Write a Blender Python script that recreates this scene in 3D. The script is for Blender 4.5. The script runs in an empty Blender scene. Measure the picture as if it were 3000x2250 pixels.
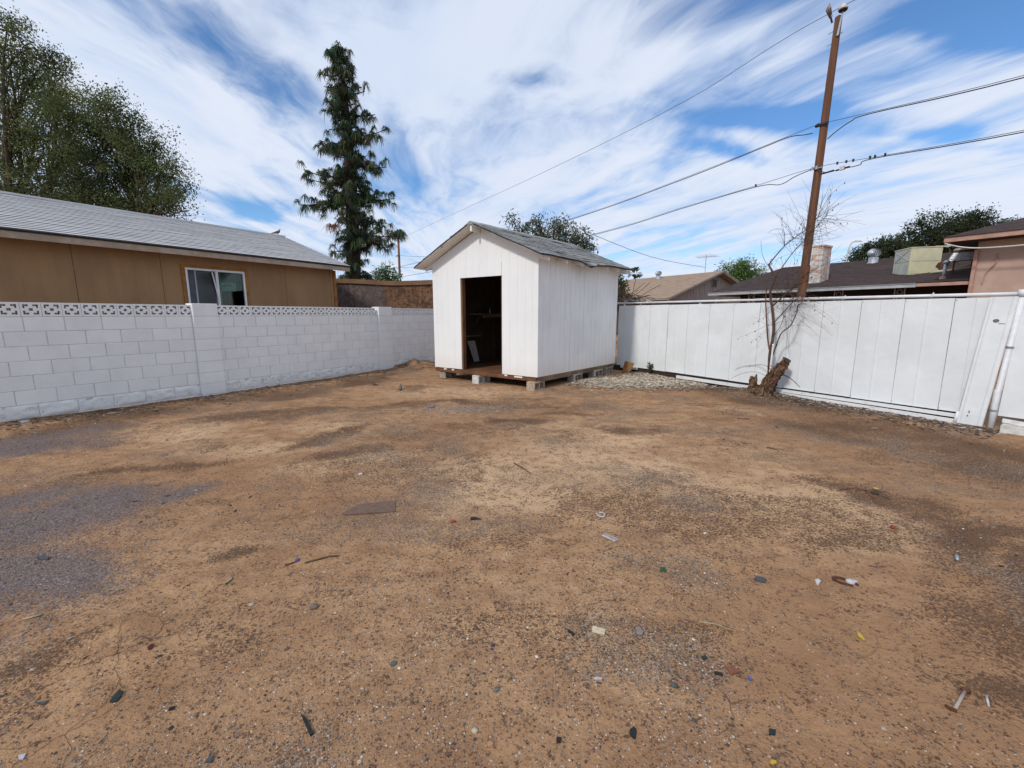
import bpy, math, random
import numpy as np
from mathutils import Vector, Matrix
R = math.radians
rnd = random.Random(7)
npr = np.random.default_rng(11)
scene = bpy.context.scene
COL = scene.collection

# ------------------------------------------------------------------ camera
cam = bpy.data.cameras.new("camera")
cam.sensor_width = 36.0
cam.lens = 14.88
cam.clip_start = 0.05
cam.clip_end = 3000
cam_o = bpy.data.objects.new("camera", cam)
COL.objects.link(cam_o)
cam_o.location = (0, 0, 1.47)
cam_o.rotation_euler = (R(90 - 9.342), 0, 0)
scene.camera = cam_o

# ------------------------------------------------------------------ exposure
vs = scene.view_settings
vs.view_transform = 'Standard'
vs.look = 'None'
vs.exposure = 0.13
vs.gamma = 1.0
vs.use_curve_mapping = False

scene.cycles.max_bounces = 5; scene.cycles.diffuse_bounces = 3; scene.cycles.glossy_bounces = 2; scene.cycles.transmission_bounces = 3; scene.cycles.transparent_max_bounces = 6
scene.cycles.caustics_reflective = False; scene.cycles.caustics_refractive = False

# ------------------------------------------------------------------ sun
SUN_EL = 40.0
SUN_AZ = 221.5          # compass-like: degrees clockwise from +Y, sun stands behind the camera to the left
sd = Vector((math.sin(R(SUN_AZ)) * math.cos(R(SUN_EL)), math.cos(R(SUN_AZ)) * math.cos(R(SUN_EL)), math.sin(R(SUN_EL))))
sun = bpy.data.lights.new("sun", 'SUN')
sun.energy = 2.0
sun.angle = R(6.0)      # veiled by thin cirrus
sun.color = (1.0, 0.955, 0.89)
sun_o = bpy.data.objects.new("sun", sun)
COL.objects.link(sun_o)
sun_o.location = (-20, -20, 30)
sun_o.rotation_euler = sd.to_track_quat('Z', 'Y').to_euler()

# ------------------------------------------------------------------ node helper
class NT:
    def __init__(s, tree): s.t = tree; s.n = tree.nodes; s.l = tree.links
    def new(s, typ, **kw):
        n = s.n.new(typ)
        for k, v in kw.items(): setattr(n, k, v)
        return n
    def put(s, sock, v):
        if isinstance(v, bpy.types.NodeSocket): s.l.new(v, sock)
        elif v is not None:
            if isinstance(v, (tuple, list)) and len(v) == 3 and sock.type == 'RGBA': v = (*v, 1.0)
            sock.default_value = v
    def math(s, op, a, b=None, c=None, clamp=False):
        n = s.new('ShaderNodeMath', operation=op, use_clamp=clamp)
        s.put(n.inputs[0], a); s.put(n.inputs[1], b)
        if c is not None: s.put(n.inputs[2], c)
        return n.outputs[0]
    def vmath(s, op, a, b=None):
        n = s.new('ShaderNodeVectorMath', operation=op)
        s.put(n.inputs[0], a)
        if b is not None: s.put(n.inputs[1], b)
        return n.outputs['Value'] if op in ('LENGTH', 'DOT_PRODUCT', 'DISTANCE') else n.outputs[0]
    def mix(s, f, a, b, blend='MIX'):
        n = s.new('ShaderNodeMix', data_type='RGBA', blend_type=blend)
        s.put(n.inputs[0], f); s.put(n.inputs[6], a); s.put(n.inputs[7], b)
        return n.outputs[2]
    def noise(s, vec, scale, detail=4, rough=0.55, dist=0.0, color=False):
        n = s.new('ShaderNodeTexNoise')
        if vec is not None: s.put(n.inputs['Vector'], vec)
        s.put(n.inputs['Scale'], scale); s.put(n.inputs['Detail'], detail); s.put(n.inputs['Roughness'], rough); s.put(n.inputs['Distortion'], dist)
        return n.outputs['Color'] if color else n.outputs[0]
    def voro(s, vec, scale, feature='F1', rand=1.0):
        n = s.new('ShaderNodeTexVoronoi', feature=feature)
        if vec is not None: s.put(n.inputs['Vector'], vec)
        s.put(n.inputs['Scale'], scale); s.put(n.inputs['Randomness'], rand)
        return n
    def ramp(s, v, a, b, lo=0.0, hi=1.0, smooth=True):
        n = s.new('ShaderNodeMapRange', interpolation_type='SMOOTHSTEP' if smooth else 'LINEAR')
        s.put(n.inputs[0], v); s.put(n.inputs[1], a); s.put(n.inputs[2], b); s.put(n.inputs[3], lo); s.put(n.inputs[4], hi)
        return n.outputs[0]
    def sep(s, v):
        n = s.new('ShaderNodeSeparateXYZ'); s.put(n.inputs[0], v); return n.outputs
    def comb(s, x, y, z):
        n = s.new('ShaderNodeCombineXYZ'); s.put(n.inputs[0], x); s.put(n.inputs[1], y); s.put(n.inputs[2], z); return n.outputs[0]
    def map(s, v, loc=(0, 0, 0), rot=(0, 0, 0), scale=(1, 1, 1)):
        n = s.new('ShaderNodeMapping'); s.put(n.inputs[0], v)
        n.inputs[1].default_value = loc; n.inputs[2].default_value = rot; n.inputs[3].default_value = scale
        return n.outputs[0]
    def bump(s, h, strength, dist, normal=None):
        n = s.new('ShaderNodeBump'); n.inputs['Strength'].default_value = strength; n.inputs['Distance'].default_value = dist
        s.put(n.inputs['Height'], h)
        if normal is not None: s.put(n.inputs['Normal'], normal)
        return n.outputs[0]

# ------------------------------------------------------------------ sky
CLOUDS = [(-0.92, 1.50, 0.30, 0.62, -8, -0.19), (0.07, 1.58, 0.26, 0.14, 30, -0.10), (0.62, 1.28, 0.50, 0.16, 0, -0.20), (1.30, 1.40, 0.50, 0.18, 35, -0.30),
          (1.12, 1.80, 0.56, 0.15, 30, -0.25), (0.97, 2.10, 0.34, 0.16, 10, -0.18), (-1.60, 2.9, 0.35, 0.4, 0, -0.20), (1.75, 1.80, 0.30, 0.15, 20, -0.16), (-0.55, 2.35, 0.2, 0.3, 0, -0.10),
          (-0.35, 1.55, 0.45, 0.6, 0, 0.10), (-1.5, 1.6, 0.5, 0.7, 0, 0.10), (1.6, 2.9, 0.9, 0.8, 0, 0.10)]
world = bpy.data.worlds.new("World")
scene.world = world
world.use_nodes = True
W = NT(world.node_tree)
W.n.clear()
tc = W.new('ShaderNodeTexCoord')
dirv = W.vmath('NORMALIZE', tc.outputs['Generated'])
dx, dy, dz = W.sep(dirv)
sky = W.new('ShaderNodeTexSky', sky_type='NISHITA', sun_disc=False)
sky.sun_elevation = R(SUN_EL)
sky.sun_rotation = R(SUN_AZ)
sky.air_density = 1.0; sky.dust_density = 0.2; sky.ozone_density = 2.5
bg1 = W.new('ShaderNodeBackground'); W.put(bg1.inputs[0], W.mix(1.0, sky.outputs[0], (0.72, 1.0, 1.24), 'MULTIPLY')); bg1.inputs[1].default_value = 0.115
den = W.math('ADD', W.math('MAXIMUM', dz, 0.0), 0.10)
u = W.math('DIVIDE', dx, den); v = W.math('DIVIDE', dy, den)
vr = W.new('ShaderNodeVectorRotate', rotation_type='Z_AXIS'); W.put(vr.inputs['Vector'], W.comb(u, v, 0.0)); vr.inputs['Center'].default_value = (-0.65, 1.6, 0)
W.put(vr.inputs['Angle'], W.ramp(u, -1.05, -0.25, R(6), R(-26)))     # the streaks fan round: steep on the left, lying down on the right
uvr = vr.outputs[0]
warp = W.noise(uvr, 0.9, 2, 0.5, color=True)
q = W.vmath('ADD', uvr, W.vmath('MULTIPLY', W.vmath('SUBTRACT', warp, (0.5, 0.5, 0.5)), (0.45, 0.9, 0.0)))
n1 = W.noise(W.map(q, loc=(3.1, 1.7, 0), scale=(1.2, 0.75, 1)), 1.0, 5, 0.54, 0.3)
n2 = W.noise(W.map(q, loc=(8.3, 4.2, 0), scale=(5.0, 1.25, 1)), 1.0, 5, 0.58, 0.3)
n3 = W.noise(W.map(q, loc=(1.3, 9.2, 0), scale=(9.0, 5.5, 1)), 1.0, 4, 0.6, 0.5)
strk = W.math('MAXIMUM', W.ramp(u, -0.65, -0.92), W.ramp(u, 0.15, 0.75))      # the middle of the sky is a smooth veil
n2 = W.math('ADD', 0.5, W.math('MULTIPLY', W.math('SUBTRACT', n2, 0.5), W.math('ADD', 0.22, W.math('MULTIPLY', strk, 0.78))))
base = W.math('ADD', W.math('MULTIPLY', n1, 0.50), W.math('ADD', W.math('MULTIPLY', n2, 0.32), W.math('MULTIPLY', n3, 0.18)))
def blob(cx, cy, rx, ry, rot, amt):
    p = W.map(W.vmath('SUBTRACT', W.vmath('ADD', W.comb(u, v, 0.0), W.vmath('MULTIPLY', W.vmath('SUBTRACT', warp, (0.5, 0.5, 0.5)), (0.5, 0.9, 0.0))), (cx, cy, 0)), rot=(0, 0, R(rot)), scale=(1 / rx, 1 / ry, 1))
    return W.math('MULTIPLY', W.ramp(W.vmath('LENGTH', p), 1.0, 0.0), amt)
acc = base
for b in CLOUDS:
    acc = W.math('ADD', acc, blob(*b))
cov = W.ramp(acc, 0.31, 0.545)
hz = W.ramp(dz, 0.22, 0.0)
cov = W.math('MAXIMUM', cov, W.math('MULTIPLY', hz, 0.55))
thick = W.ramp(W.math('ADD', W.math('MULTIPLY', n2, 0.55), W.math('MULTIPLY', n1, 0.45)), 0.36, 0.62)
ccol = W.mix(thick, (0.565, 0.665, 0.85), (0.72, 0.775, 0.885))
bg2 = W.new('ShaderNodeBackground'); W.put(bg2.inputs[0], ccol); bg2.inputs[1].default_value = 1.0
mixs = W.new('ShaderNodeMixShader')
W.put(mixs.inputs[0], W.math('MULTIPLY', cov, 0.96)); W.l.new(bg1.outputs[0], mixs.inputs[1]); W.l.new(bg2.outputs[0], mixs.inputs[2])
wo = W.new('ShaderNodeOutputWorld'); W.l.new(mixs.outputs[0], wo.inputs[0])

# ------------------------------------------------------------------ geometry helpers
class MB:
    def __init__(s): s.v = []; s.f = []
    def add(s, vs, fs):
        o = len(s.v); s.v.extend([tuple(p) for p in vs]); s.f.extend([tuple(i + o for i in f) for f in fs]); return s
    def hexa(s, p):
        return s.add(p, [(0, 3, 2, 1), (4, 5, 6, 7), (0, 1, 5, 4), (1, 2, 6, 5), (2, 3, 7, 6), (3, 0, 4, 7)])
    def box(s, x0, x1, y0, y1, z0, z1, T=None):
        p = [(x0, y0, z0), (x1, y0, z0), (x1, y1, z0), (x0, y1, z0), (x0, y0, z1), (x1, y0, z1), (x1, y1, z1), (x0, y1, z1)]
        if T: p = [T(*a) for a in p]
        return s.hexa(p)
    def prism(s, poly, ax, a0, a1, T=None):
        """poly of 2D points extruded along axis ax (0,1,2)"""
        def mk(p, a):
            r = list(p); r.insert(ax, a); return T(*r) if T else tuple(r)
        n = len(poly)
        vs = [mk(p, a0) for p in poly] + [mk(p, a1) for p in poly]
        fs = [tuple(range(n)), tuple(range(2 * n - 1, n - 1, -1))] + [(i, i + n, (i + 1) % n + n, (i + 1) % n) for i in range(n)]
        return s.add(vs, fs)
    def tube(s, path, rad, n=8, caps=True):
        path = [Vector(p) for p in path]
        if not isinstance(rad, (list, tuple)): rad = [rad] * len(path)
        rings = []; up = None
        for i, p in enumerate(path):
            d = (path[min(i + 1, len(path) - 1)] - path[max(i - 1, 0)]).normalized()
            if up is None:
                up = Vector((0, 0, 1)) if abs(d.z) < 0.9 else Vector((1, 0, 0))
            a = d.cross(up)
            if a.length < 1e-6: a = d.cross(Vector((0.3, 1, 0.2)))
            a.normalize(); b = a.cross(d).normalized(); up = b
            rings.append([p + (a * math.cos(2 * math.pi * k / n) + b * math.sin(2 * math.pi * k / n)) * rad[i] for k in range(n)])
        o = len(s.v)
        for r in rings: s.v.extend([tuple(x) for x in r])
        for i in range(len(path) - 1):
            for k in range(n):
                s.f.append((o + i * n + k, o + i * n + (k + 1) % n, o + (i + 1) * n + (k + 1) % n, o + (i + 1) * n + k))
        if caps:
            s.f.append(tuple(o + k for k in range(n - 1, -1, -1))); s.f.append(tuple(o + (len(path) - 1) * n + k for k in range(n)))
        return s
    def lathe(s, prof, n=12, c=(0, 0, 0), T=None):
        o = len(s.v)
        for r, z in prof:
            for k in range(n):
                a = 2 * math.pi * k / n
                p = (c[0] + r * math.cos(a), c[1] + r * math.sin(a), c[2] + z)
                s.v.append(T(*p) if T else p)
        for i in range(len(prof) - 1):
            for k in range(n):
                s.f.append((o + i * n + k, o + i * n + (k + 1) % n, o + (i + 1) * n + (k + 1) % n, o + (i + 1) * n + k))
        s.f.append(tuple(o + k for k in range(n - 1, -1, -1))); s.f.append(tuple(o + (len(prof) - 1) * n + k for k in range(n)))
        return s
    def mesh(s, name, mat, smooth=False):
        m = bpy.data.meshes.new(name); m.from_pydata(s.v, [], s.f); m.update()
        if mat: m.materials.append(mat)
        if smooth:
            m.polygons.foreach_set('use_smooth', [True] * len(m.polygons))
        return m
    def build(s, name, mat, parent=None, smooth=False, loc=(0, 0, 0), rot=(0, 0, 0)):
        return obj(name, s.mesh(name, mat, smooth), parent, loc, rot)

def obj(name, mesh, parent=None, loc=(0, 0, 0), rot=(0, 0, 0)):
    o = bpy.data.objects.new(name, mesh); COL.objects.link(o)
    o.location = loc; o.rotation_euler = rot
    if parent: o.parent = parent
    return o
def tag(o, label, cat, group=None):
    o['label'] = label; o['category'] = cat
    if group: o['group'] = group
    return o
def thing(name, label, cat, loc=(0, 0, 0), rz=0.0, group=None):
    o = bpy.data.objects.new(name, None); COL.objects.link(o)
    o.empty_display_size = 0.2; o.location = loc; o.rotation_euler = (0, 0, rz)
    return tag(o, label, cat, group)
def soup(name, V, mat, parent=None, col=None, k=4):
    """n faces of k vertices each from an (n,k,3) array, with an optional (n,3) colour"""
    V = np.asarray(V, dtype=np.float32); n = V.shape[0]
    m = bpy.data.meshes.new(name)
    m.vertices.add(n * k); m.loops.add(n * k); m.polygons.add(n)
    m.vertices.foreach_set('co', V.reshape(-1))
    m.loops.foreach_set('vertex_index', np.arange(n * k, dtype=np.int32))
    m.polygons.foreach_set('loop_start', np.arange(0, n * k, k, dtype=np.int32))
    if col is not None:
        a = m.attributes.new('tint', 'FLOAT_COLOR', 'POINT')
        c = np.ones((n, k, 4), dtype=np.float32); c[:, :, :3] = np.asarray(col, dtype=np.float32)[:, None, :]
        a.data.foreach_set('color', c.reshape(-1))
    m.update(calc_edges=True)
    m.materials.append(mat)
    return obj(name, m, parent)

# ------------------------------------------------------------------ value noise (for shapes)
def _h(ix, iy, seed):
    h = (ix.astype(np.int64) * 374761393 + iy.astype(np.int64) * 668265263 + seed * 1442695041).astype(np.uint64) & np.uint64(0xffffffff)
    h = ((h ^ (h >> np.uint64(13))) * np.uint64(1274126177)) & np.uint64(0xffffffff)
    return ((h ^ (h >> np.uint64(16))) & np.uint64(0xffffff)).astype(np.float64) / 0xffffff
def vnoise(x, y, seed=0):
    x = np.asarray(x, dtype=float); y = np.asarray(y, dtype=float)
    ix = np.floor(x); iy = np.floor(y); fx = x - ix; fy = y - iy
    fx = fx * fx * (3 - 2 * fx); fy = fy * fy * (3 - 2 * fy)
    a = _h(ix, iy, seed); b = _h(ix + 1, iy, seed); c = _h(ix, iy + 1, seed); d = _h(ix + 1, iy + 1, seed)
    return (a + (b - a) * fx) * (1 - fy) + (c + (d - c) * fx) * fy - 0.5
def fbm(x, y, oct=4, seed=0):
    s = 0; a = 1.0
    for i in range(oct):
        s = s + a * vnoise(np.asarray(x) * 2 ** i, np.asarray(y) * 2 ** i, seed + i * 17); a *= 0.5
    return s
def gauss(x, y, cx, cy, sx, sy): return np.exp(-((x - cx) / sx) ** 2 - ((y - cy) / sy) ** 2)
def height(x, y):
    x = np.asarray(x, dtype=float); y = np.asarray(y, dtype=float)
    near = np.clip(1.3 - np.hypot(x, y - 5) / 40, 0, 1)
    h = 0.030 * fbm(x * 0.55, y * 0.55, 3, 1) + 0.016 * fbm(x * 2.2, y * 2.2, 3, 5) + 0.008 * fbm(x * 9, y * 9, 3, 9)
    h = h * near
    h = h + 0.17 * gauss(x, y, -2.75, 11.9, 0.75, 0.6) * (1 + 1.2 * vnoise(x * 4, y * 4, 3))
    h = h + 0.07 * gauss(x, y, 4.72, 7.95, 0.55, 0.45) + 0.05 * gauss(x, y, 3.3, 10.3, 0.8, 0.8)
    h = h + 0.05 * gauss(x, y, 2.6, 9.15, 1.2, 0.65)
    return h
def gh(x, y): return float(height(x, y))

# ------------------------------------------------------------------ frames of reference
W0 = (-6.408, 6.468); WA = R(57.8)      # block wall: local x runs along it, y goes behind it
F0 = (6.27, 5.48); FA = math.atan2(-0.857, 0.515)   # sheet fence: local x towards the camera's right, y behind it
def Wp(s, off, z=0.0): c, n = math.cos(WA), math.sin(WA); return Vector((W0[0] + s * c - off * n, W0[1] + s * n + off * c, z))
def Fp(s, off, z=0.0): c, n = math.cos(FA), math.sin(FA); return Vector((F0[0] + s * c - off * n, F0[1] + s * n + off * c, z))
SAND_A = (0.475, 0.288, 0.156); SAND_B = (0.365, 0.208, 0.109); SAND_C = (0.290, 0.157, 0.082); SAND_D = (0.300, 0.166, 0.090); SAND_P = (0.560, 0.368, 0.216); SOIL_DK = (0.074, 0.043, 0.028); SOIL_DK2 = (0.210, 0.115, 0.064)
# ------------------------------------------------------------------ materials
def material(name):
    m = bpy.data.materials.new(name); m.use_nodes = True
    t = NT(m.node_tree); t.n.clear()
    b = t.new('ShaderNodeBsdfPrincipled'); o = t.new('ShaderNodeOutputMaterial'); t.l.new(b.outputs[0], o.inputs[0])
    g = t.new('ShaderNodeNewGeometry')
    return m, t, b, g.outputs['Position']
def simple(name, c1, c2=None, rough=0.8, scale=6.0, bump=0.0, bscale=40.0, stretch=(1, 1, 1), metal=0.0, spec=0.3, lo=0.35, hi=0.65, detail=6, bdist=0.01):
    m, t, b, pos = material(name)
    c2 = c2 or tuple(x * 0.8 for x in c1)
    p = t.map(pos, scale=stretch)
    t.put(b.inputs['Base Color'], t.mix(t.ramp(t.noise(p, scale, detail, 0.6), lo, hi), c1, c2))
    b.inputs['Roughness'].default_value = rough; b.inputs['Metallic'].default_value = metal
    b.inputs['Specular IOR Level'].default_value = spec
    if bump: t.put(b.inputs['Normal'], t.bump(t.noise(p, bscale, 5, 0.6), bump, bdist))
    return m
M = {}
# painted masonry
def paint_block(name, bscale, bstr, bdist, pit):
    m, t, b, pos = material(name)
    n = t.noise(pos, 3.0, 6, 0.65); f = t.noise(pos, 70, 4, 0.6)
    oi = t.new('ShaderNodeObjectInfo')
    c = t.mix(t.ramp(n, 0.35, 0.72), (0.87, 0.87, 0.85), (0.80, 0.80, 0.785))
    c = t.mix(t.ramp(oi.outputs['Random'], 0, 1, 0.0, 0.16), c, (0.60, 0.60, 0.60))
    c = t.mix(t.ramp(f, 0.60, 0.78, 0, pit), c, (0.42, 0.42, 0.42))
    z = t.sep(pos)[2]
    dirt = t.math('MULTIPLY', t.ramp(t.math('ADD', z, t.math('MULTIPLY', n, 0.25)), 0.26, 0.10), 0.35)
    c = t.mix(dirt, c, (0.50, 0.40, 0.31))
    t.put(b.inputs['Base Color'], c); b.inputs['Roughness'].default_value = 0.75; b.inputs['Specular IOR Level'].default_value = 0.25
    h = t.math('ADD', t.math('MULTIPLY', t.noise(pos, bscale, 5, 0.65), 0.7), t.math('MULTIPLY', t.noise(pos, bscale * 3.5, 3, 0.6), 0.3))
    t.put(b.inputs['Normal'], t.bump(h, bstr, bdist))
    return m
M['block'] = paint_block('painted_block', 45, 0.45, 0.006, 0.30)
M['rough_block'] = paint_block('painted_split_face', 24, 0.9, 0.02, 0.45)
M['mortar'] = simple('painted_mortar', (0.66, 0.66, 0.65), (0.50, 0.50, 0.50), 0.9, 20)
M['breeze'] = paint_block('painted_breeze', 60, 0.6, 0.006, 0.55)
# painted wood of the shed
def painted_wood(name, a, c2, strength):
    m, t, b, pos = material(name)
    n = t.noise(t.map(pos, scale=(9, 9, 0.5)), 2.0, 7, 0.65)
    big = t.noise(pos, 1.1, 4, 0.6)
    c = t.mix(t.ramp(n, 0.45, 0.75, 0, strength), a, c2)
    c = t.mix(t.ramp(big, 0.42, 0.70, 0, strength * 0.8), c, tuple(x * 0.86 for x in a))
    f = t.noise(t.map(pos, scale=(40, 40, 3)), 2.0, 4, 0.6)
    c = t.mix(t.ramp(f, 0.68, 0.80, 0, 0.45), c, (0.33, 0.31, 0.30))
    z = t.sep(pos)[2]
    low = t.math('MULTIPLY', t.ramp(t.math('ADD', z, t.math('MULTIPLY', big, 0.7)), 0.95, 0.5), 0.28)
    c = t.mix(low, c, (0.62, 0.50, 0.36))
    t.put(b.inputs['Base Color'], c); b.inputs['Roughness'].default_value = 0.62; b.inputs['Specular IOR Level'].default_value = 0.3
    t.put(b.inputs['Normal'], t.bump(n, 0.25, 0.006))
    return m
M['shed_front'] = painted_wood('shed_white_paint', (0.84, 0.84, 0.82), (0.76, 0.755, 0.73), 0.45)
M['shed_side'] = painted_wood('shed_weathered_paint', (0.81, 0.81, 0.80), (0.66, 0.66, 0.655), 0.9)
M['shed_soffit'] = simple('soffit_paint', (0.72, 0.70, 0.65), (0.20, 0.13, 0.08), 0.8, 11, 0.3, 40, lo=0.62, hi=0.74)
def wood(name, a, c2, rough=0.8, stretch=(1, 1, 1), scale=3.0):
    return simple(name, a, c2, rough, scale, 0.4, 30, stretch, lo=0.3, hi=0.7)
M['raw_wood'] = wood('raw_brown_wood', (0.20, 0.09, 0.04), (0.10, 0.045, 0.022))
M['dark_wood'] = wood('dark_old_wood', (0.12, 0.075, 0.045), (0.06, 0.04, 0.028))
M['skid'] = wood('weathered_skid_wood', (0.24, 0.17, 0.115), (0.13, 0.09, 0.06))
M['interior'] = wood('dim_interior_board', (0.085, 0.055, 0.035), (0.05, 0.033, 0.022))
M['black_felt'] = simple('asphalt_edge', (0.03, 0.03, 0.032), (0.055, 0.055, 0.058), 0.95, 25)
def shingle(name, a, c2, c3):
    m, t, b, pos = material(name)
    oi = t.new('ShaderNodeObjectInfo')
    n = t.noise(pos, 5, 6, 0.65); f = t.noise(pos, 160, 2, 0.5)
    c = t.mix(t.ramp(n, 0.35, 0.68), a, c2)
    c = t.mix(t.ramp(oi.outputs['Random'], 0.2, 1, 0, 0.55), c, c3)
    c = t.mix(t.ramp(f, 0.55, 0.75, 0, 0.4), c, tuple(x * 0.5 for x in a))
    t.put(b.inputs['Base Color'], c); b.inputs['Roughness'].default_value = 0.95; b.inputs['Specular IOR Level'].default_value = 0.15
    t.put(b.inputs['Normal'], t.bump(f, 0.5, 0.004))
    return m
M['shed_shingle'] = shingle('old_grey_shingle', (0.265, 0.265, 0.255), (0.16, 0.16, 0.155), (0.38, 0.375, 0.36))
def course_roof(name, a, c2, c3, sc=(0.6, 0.6, 3.0), s=4):
    m, t, b, pos = material(name)
    n = t.noise(t.map(pos, scale=sc), s, 6, 0.65); f = t.noise(pos, 30, 4, 0.6); vz = t.voro(t.map(pos, scale=(3.2, 3.2, 22)), 1.0)
    c = t.mix(t.ramp(n, 0.35, 0.65), a, c2)
    c = t.mix(t.math('MULTIPLY', t.sep(vz.outputs['Color'])[0], 0.55), c, c3)
    c = t.mix(t.ramp(f, 0.5, 0.75, 0, 0.35), c, tuple(x * 0.55 for x in a))
    t.put(b.inputs['Base Color'], c); b.inputs['Roughness'].default_value = 0.95; b.inputs['Specular IOR Level'].default_value = 0.15
    return m
M['roof_grey'] = course_roof('light_grey_shingles', (0.57, 0.56, 0.555), (0.46, 0.45, 0.45), (0.64, 0.63, 0.62))
M['roof_shadow_line'] = simple('painted_course_shadow', (0.10, 0.097, 0.097), (0.06, 0.058, 0.058), 0.95, 12)  # dark colour painting in the shadow gap at each shingle course
M['roof_tan'] = course_roof('tan_shingles', (0.35, 0.255, 0.185), (0.27, 0.195, 0.14), (0.40, 0.31, 0.24))
M['roof_dark'] = course_roof('dark_brown_shingles', (0.075, 0.054, 0.05), (0.05, 0.037, 0.036), (0.10, 0.075, 0.07))
# brown house
M['house_brown'] = simple('brown_siding', (0.355, 0.208, 0.102), (0.29, 0.168, 0.084), 0.85, 2.2, 0.35, 120, (1, 1, 0.35), bdist=0.004)
M['trim_orange'] = simple('orange_brown_trim', (0.36, 0.165, 0.045), (0.24, 0.10, 0.03), 0.8, 9, 0.2)
M['fascia'] = simple('fascia_board', (0.42, 0.33, 0.25), (0.32, 0.25, 0.18), 0.85, 5, 0.2)
M['window_white'] = simple('white_vinyl', (0.76, 0.77, 0.78), (0.66, 0.67, 0.68), 0.4, 6)
M['screen'] = simple('insect_screen', (0.11, 0.11, 0.125), (0.085, 0.085, 0.10), 0.9, 8)
M['dark_glass'] = simple('dark_glass', (0.016, 0.021, 0.024), (0.022, 0.028, 0.03), 0.08, 3, spec=0.5)
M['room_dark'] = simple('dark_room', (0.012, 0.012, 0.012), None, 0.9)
M['paper'] = simple('pale_green_paper', (0.70, 0.86, 0.77), (0.60, 0.76, 0.67), 0.7, 6)
M['paper_mark'] = simple('green_print', (0.10, 0.27, 0.19), None, 0.7)
M['curtain'] = simple('blue_grey_curtain', (0.17, 0.245, 0.27), (0.13, 0.20, 0.225), 0.9, 4)
def glass(name, tint, gl):
    m = bpy.data.materials.new(name); m.use_nodes = True
    t = NT(m.node_tree); t.n.clear()
    a = t.new('ShaderNodeBsdfTransparent'); a.inputs[0].default_value = (*tint, 1)
    g = t.new('ShaderNodeBsdfGlossy'); g.inputs['Roughness'].default_value = 0.03; g.inputs[0].default_value = (0.8, 0.9, 0.9, 1)
    fr = t.new('ShaderNodeFresnel'); fr.inputs[0].default_value = 1.5
    x = t.new('ShaderNodeMixShader'); t.put(x.inputs[0], t.math('MULTIPLY', fr.outputs[0], gl, clamp=True))
    t.l.new(a.outputs[0], x.inputs[1]); t.l.new(g.outputs[0], x.inputs[2])
    o = t.new('ShaderNodeOutputMaterial'); t.l.new(x.outputs[0], o.inputs[0])
    return m
M['pane'] = glass('window_pane', (0.55, 0.72, 0.70), 1.2)
# oriented strand board
def osb(name, a, c2, c3):
    m, t, b, pos = material(name)
    vz = t.voro(t.map(t.vmath('ADD', pos, t.vmath('MULTIPLY', t.noise(pos, 2.5, 2, 0.5, color=True), (0.5, 0.5, 0.5))), scale=(7, 7, 20)), 1.0)
    vz2 = t.voro(t.map(pos, rot=(0, R(50), 0), scale=(24, 9, 8)), 1.0)
    r1 = t.sep(vz.outputs['Color'])[0]; r2 = t.sep(vz2.outputs['Color'])[1]
    c = t.mix(t.ramp(t.math('ADD', t.math('MULTIPLY', r1, 0.5), t.math('MULTIPLY', r2, 0.5)), 0.2, 0.8), a, c2)
    c = t.mix(t.ramp(t.noise(pos, 1.6, 5, 0.6), 0.45, 0.7), c, c3)
    t.put(b.inputs['Base Color'], c); b.inputs['Roughness'].default_value = 0.9
    t.put(b.inputs['Normal'], t.bump(r1, 0.5, 0.01))
    return m
M['osb_brown'] = osb('weathered_brown_strand_board', (0.23, 0.112, 0.055), (0.075, 0.038, 0.022), (0.10, 0.05, 0.029))
M['osb_grey'] = osb('weathered_grey_strand_board', (0.16, 0.115, 0.095), (0.075, 0.058, 0.052), (0.095, 0.07, 0.06))
M['cap_board'] = wood('brown_cap_board', (0.24, 0.13, 0.065), (0.16, 0.085, 0.045))
# sheet metal fence
def metal_paint(name, c1, c2):
    m, t, b, pos = material(name)
    n = t.noise(pos, 1.4, 5, 0.6); sc = t.noise(t.map(pos, scale=(3, 3, 0.6)), 9, 5, 0.7)
    c = t.mix(t.ramp(n, 0.35, 0.7), c1, c2)
    c = t.mix(t.ramp(sc, 0.70, 0.80, 0, 0.5), c, (0.45, 0.44, 0.42))
    t.put(b.inputs['Base Color'], c); b.inputs['Roughness'].default_value = 0.5; b.inputs['Specular IOR Level'].default_value = 0.3
    t.put(b.inputs['Normal'], t.bump(t.noise(t.map(pos, scale=(1, 1, 0.7)), 2.6, 3, 0.5), 0.5, 0.05))
    return m
M['sheet'] = metal_paint('painted_sheet_metal', (0.77, 0.79, 0.79), (0.71, 0.725, 0.72))
M['pipe'] = simple('painted_pipe', (0.74, 0.75, 0.76), (0.64, 0.65, 0.66), 0.45, 8, 0.1, 50)
M['white_board'] = simple('peeling_white_board', (0.74, 0.73, 0.71), (0.38, 0.32, 0.26), 0.8, 7, 0.5, 40, (1, 1, 2), lo=0.55, hi=0.75)
M['tie'] = simple('galvanised_tie', (0.45, 0.45, 0.46), None, 0.4, metal=0.8)
M['hole'] = simple('dark_dent', (0.10, 0.095, 0.09), (0.2, 0.2, 0.2), 0.8, 30)
# concrete blocks
M['cmu'] = simple('grey_concrete', (0.40, 0.34, 0.28), (0.27, 0.235, 0.20), 0.95, 14, 0.7, 90)
M['cmu_tan'] = simple('tan_concrete', (0.48, 0.38, 0.28), (0.35, 0.27, 0.20), 0.95, 10, 0.7, 90)
M['cmu_white'] = simple('whitewashed_concrete', (0.68, 0.66, 0.61), (0.52, 0.50, 0.46), 0.95, 16, 0.7, 90)
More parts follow.
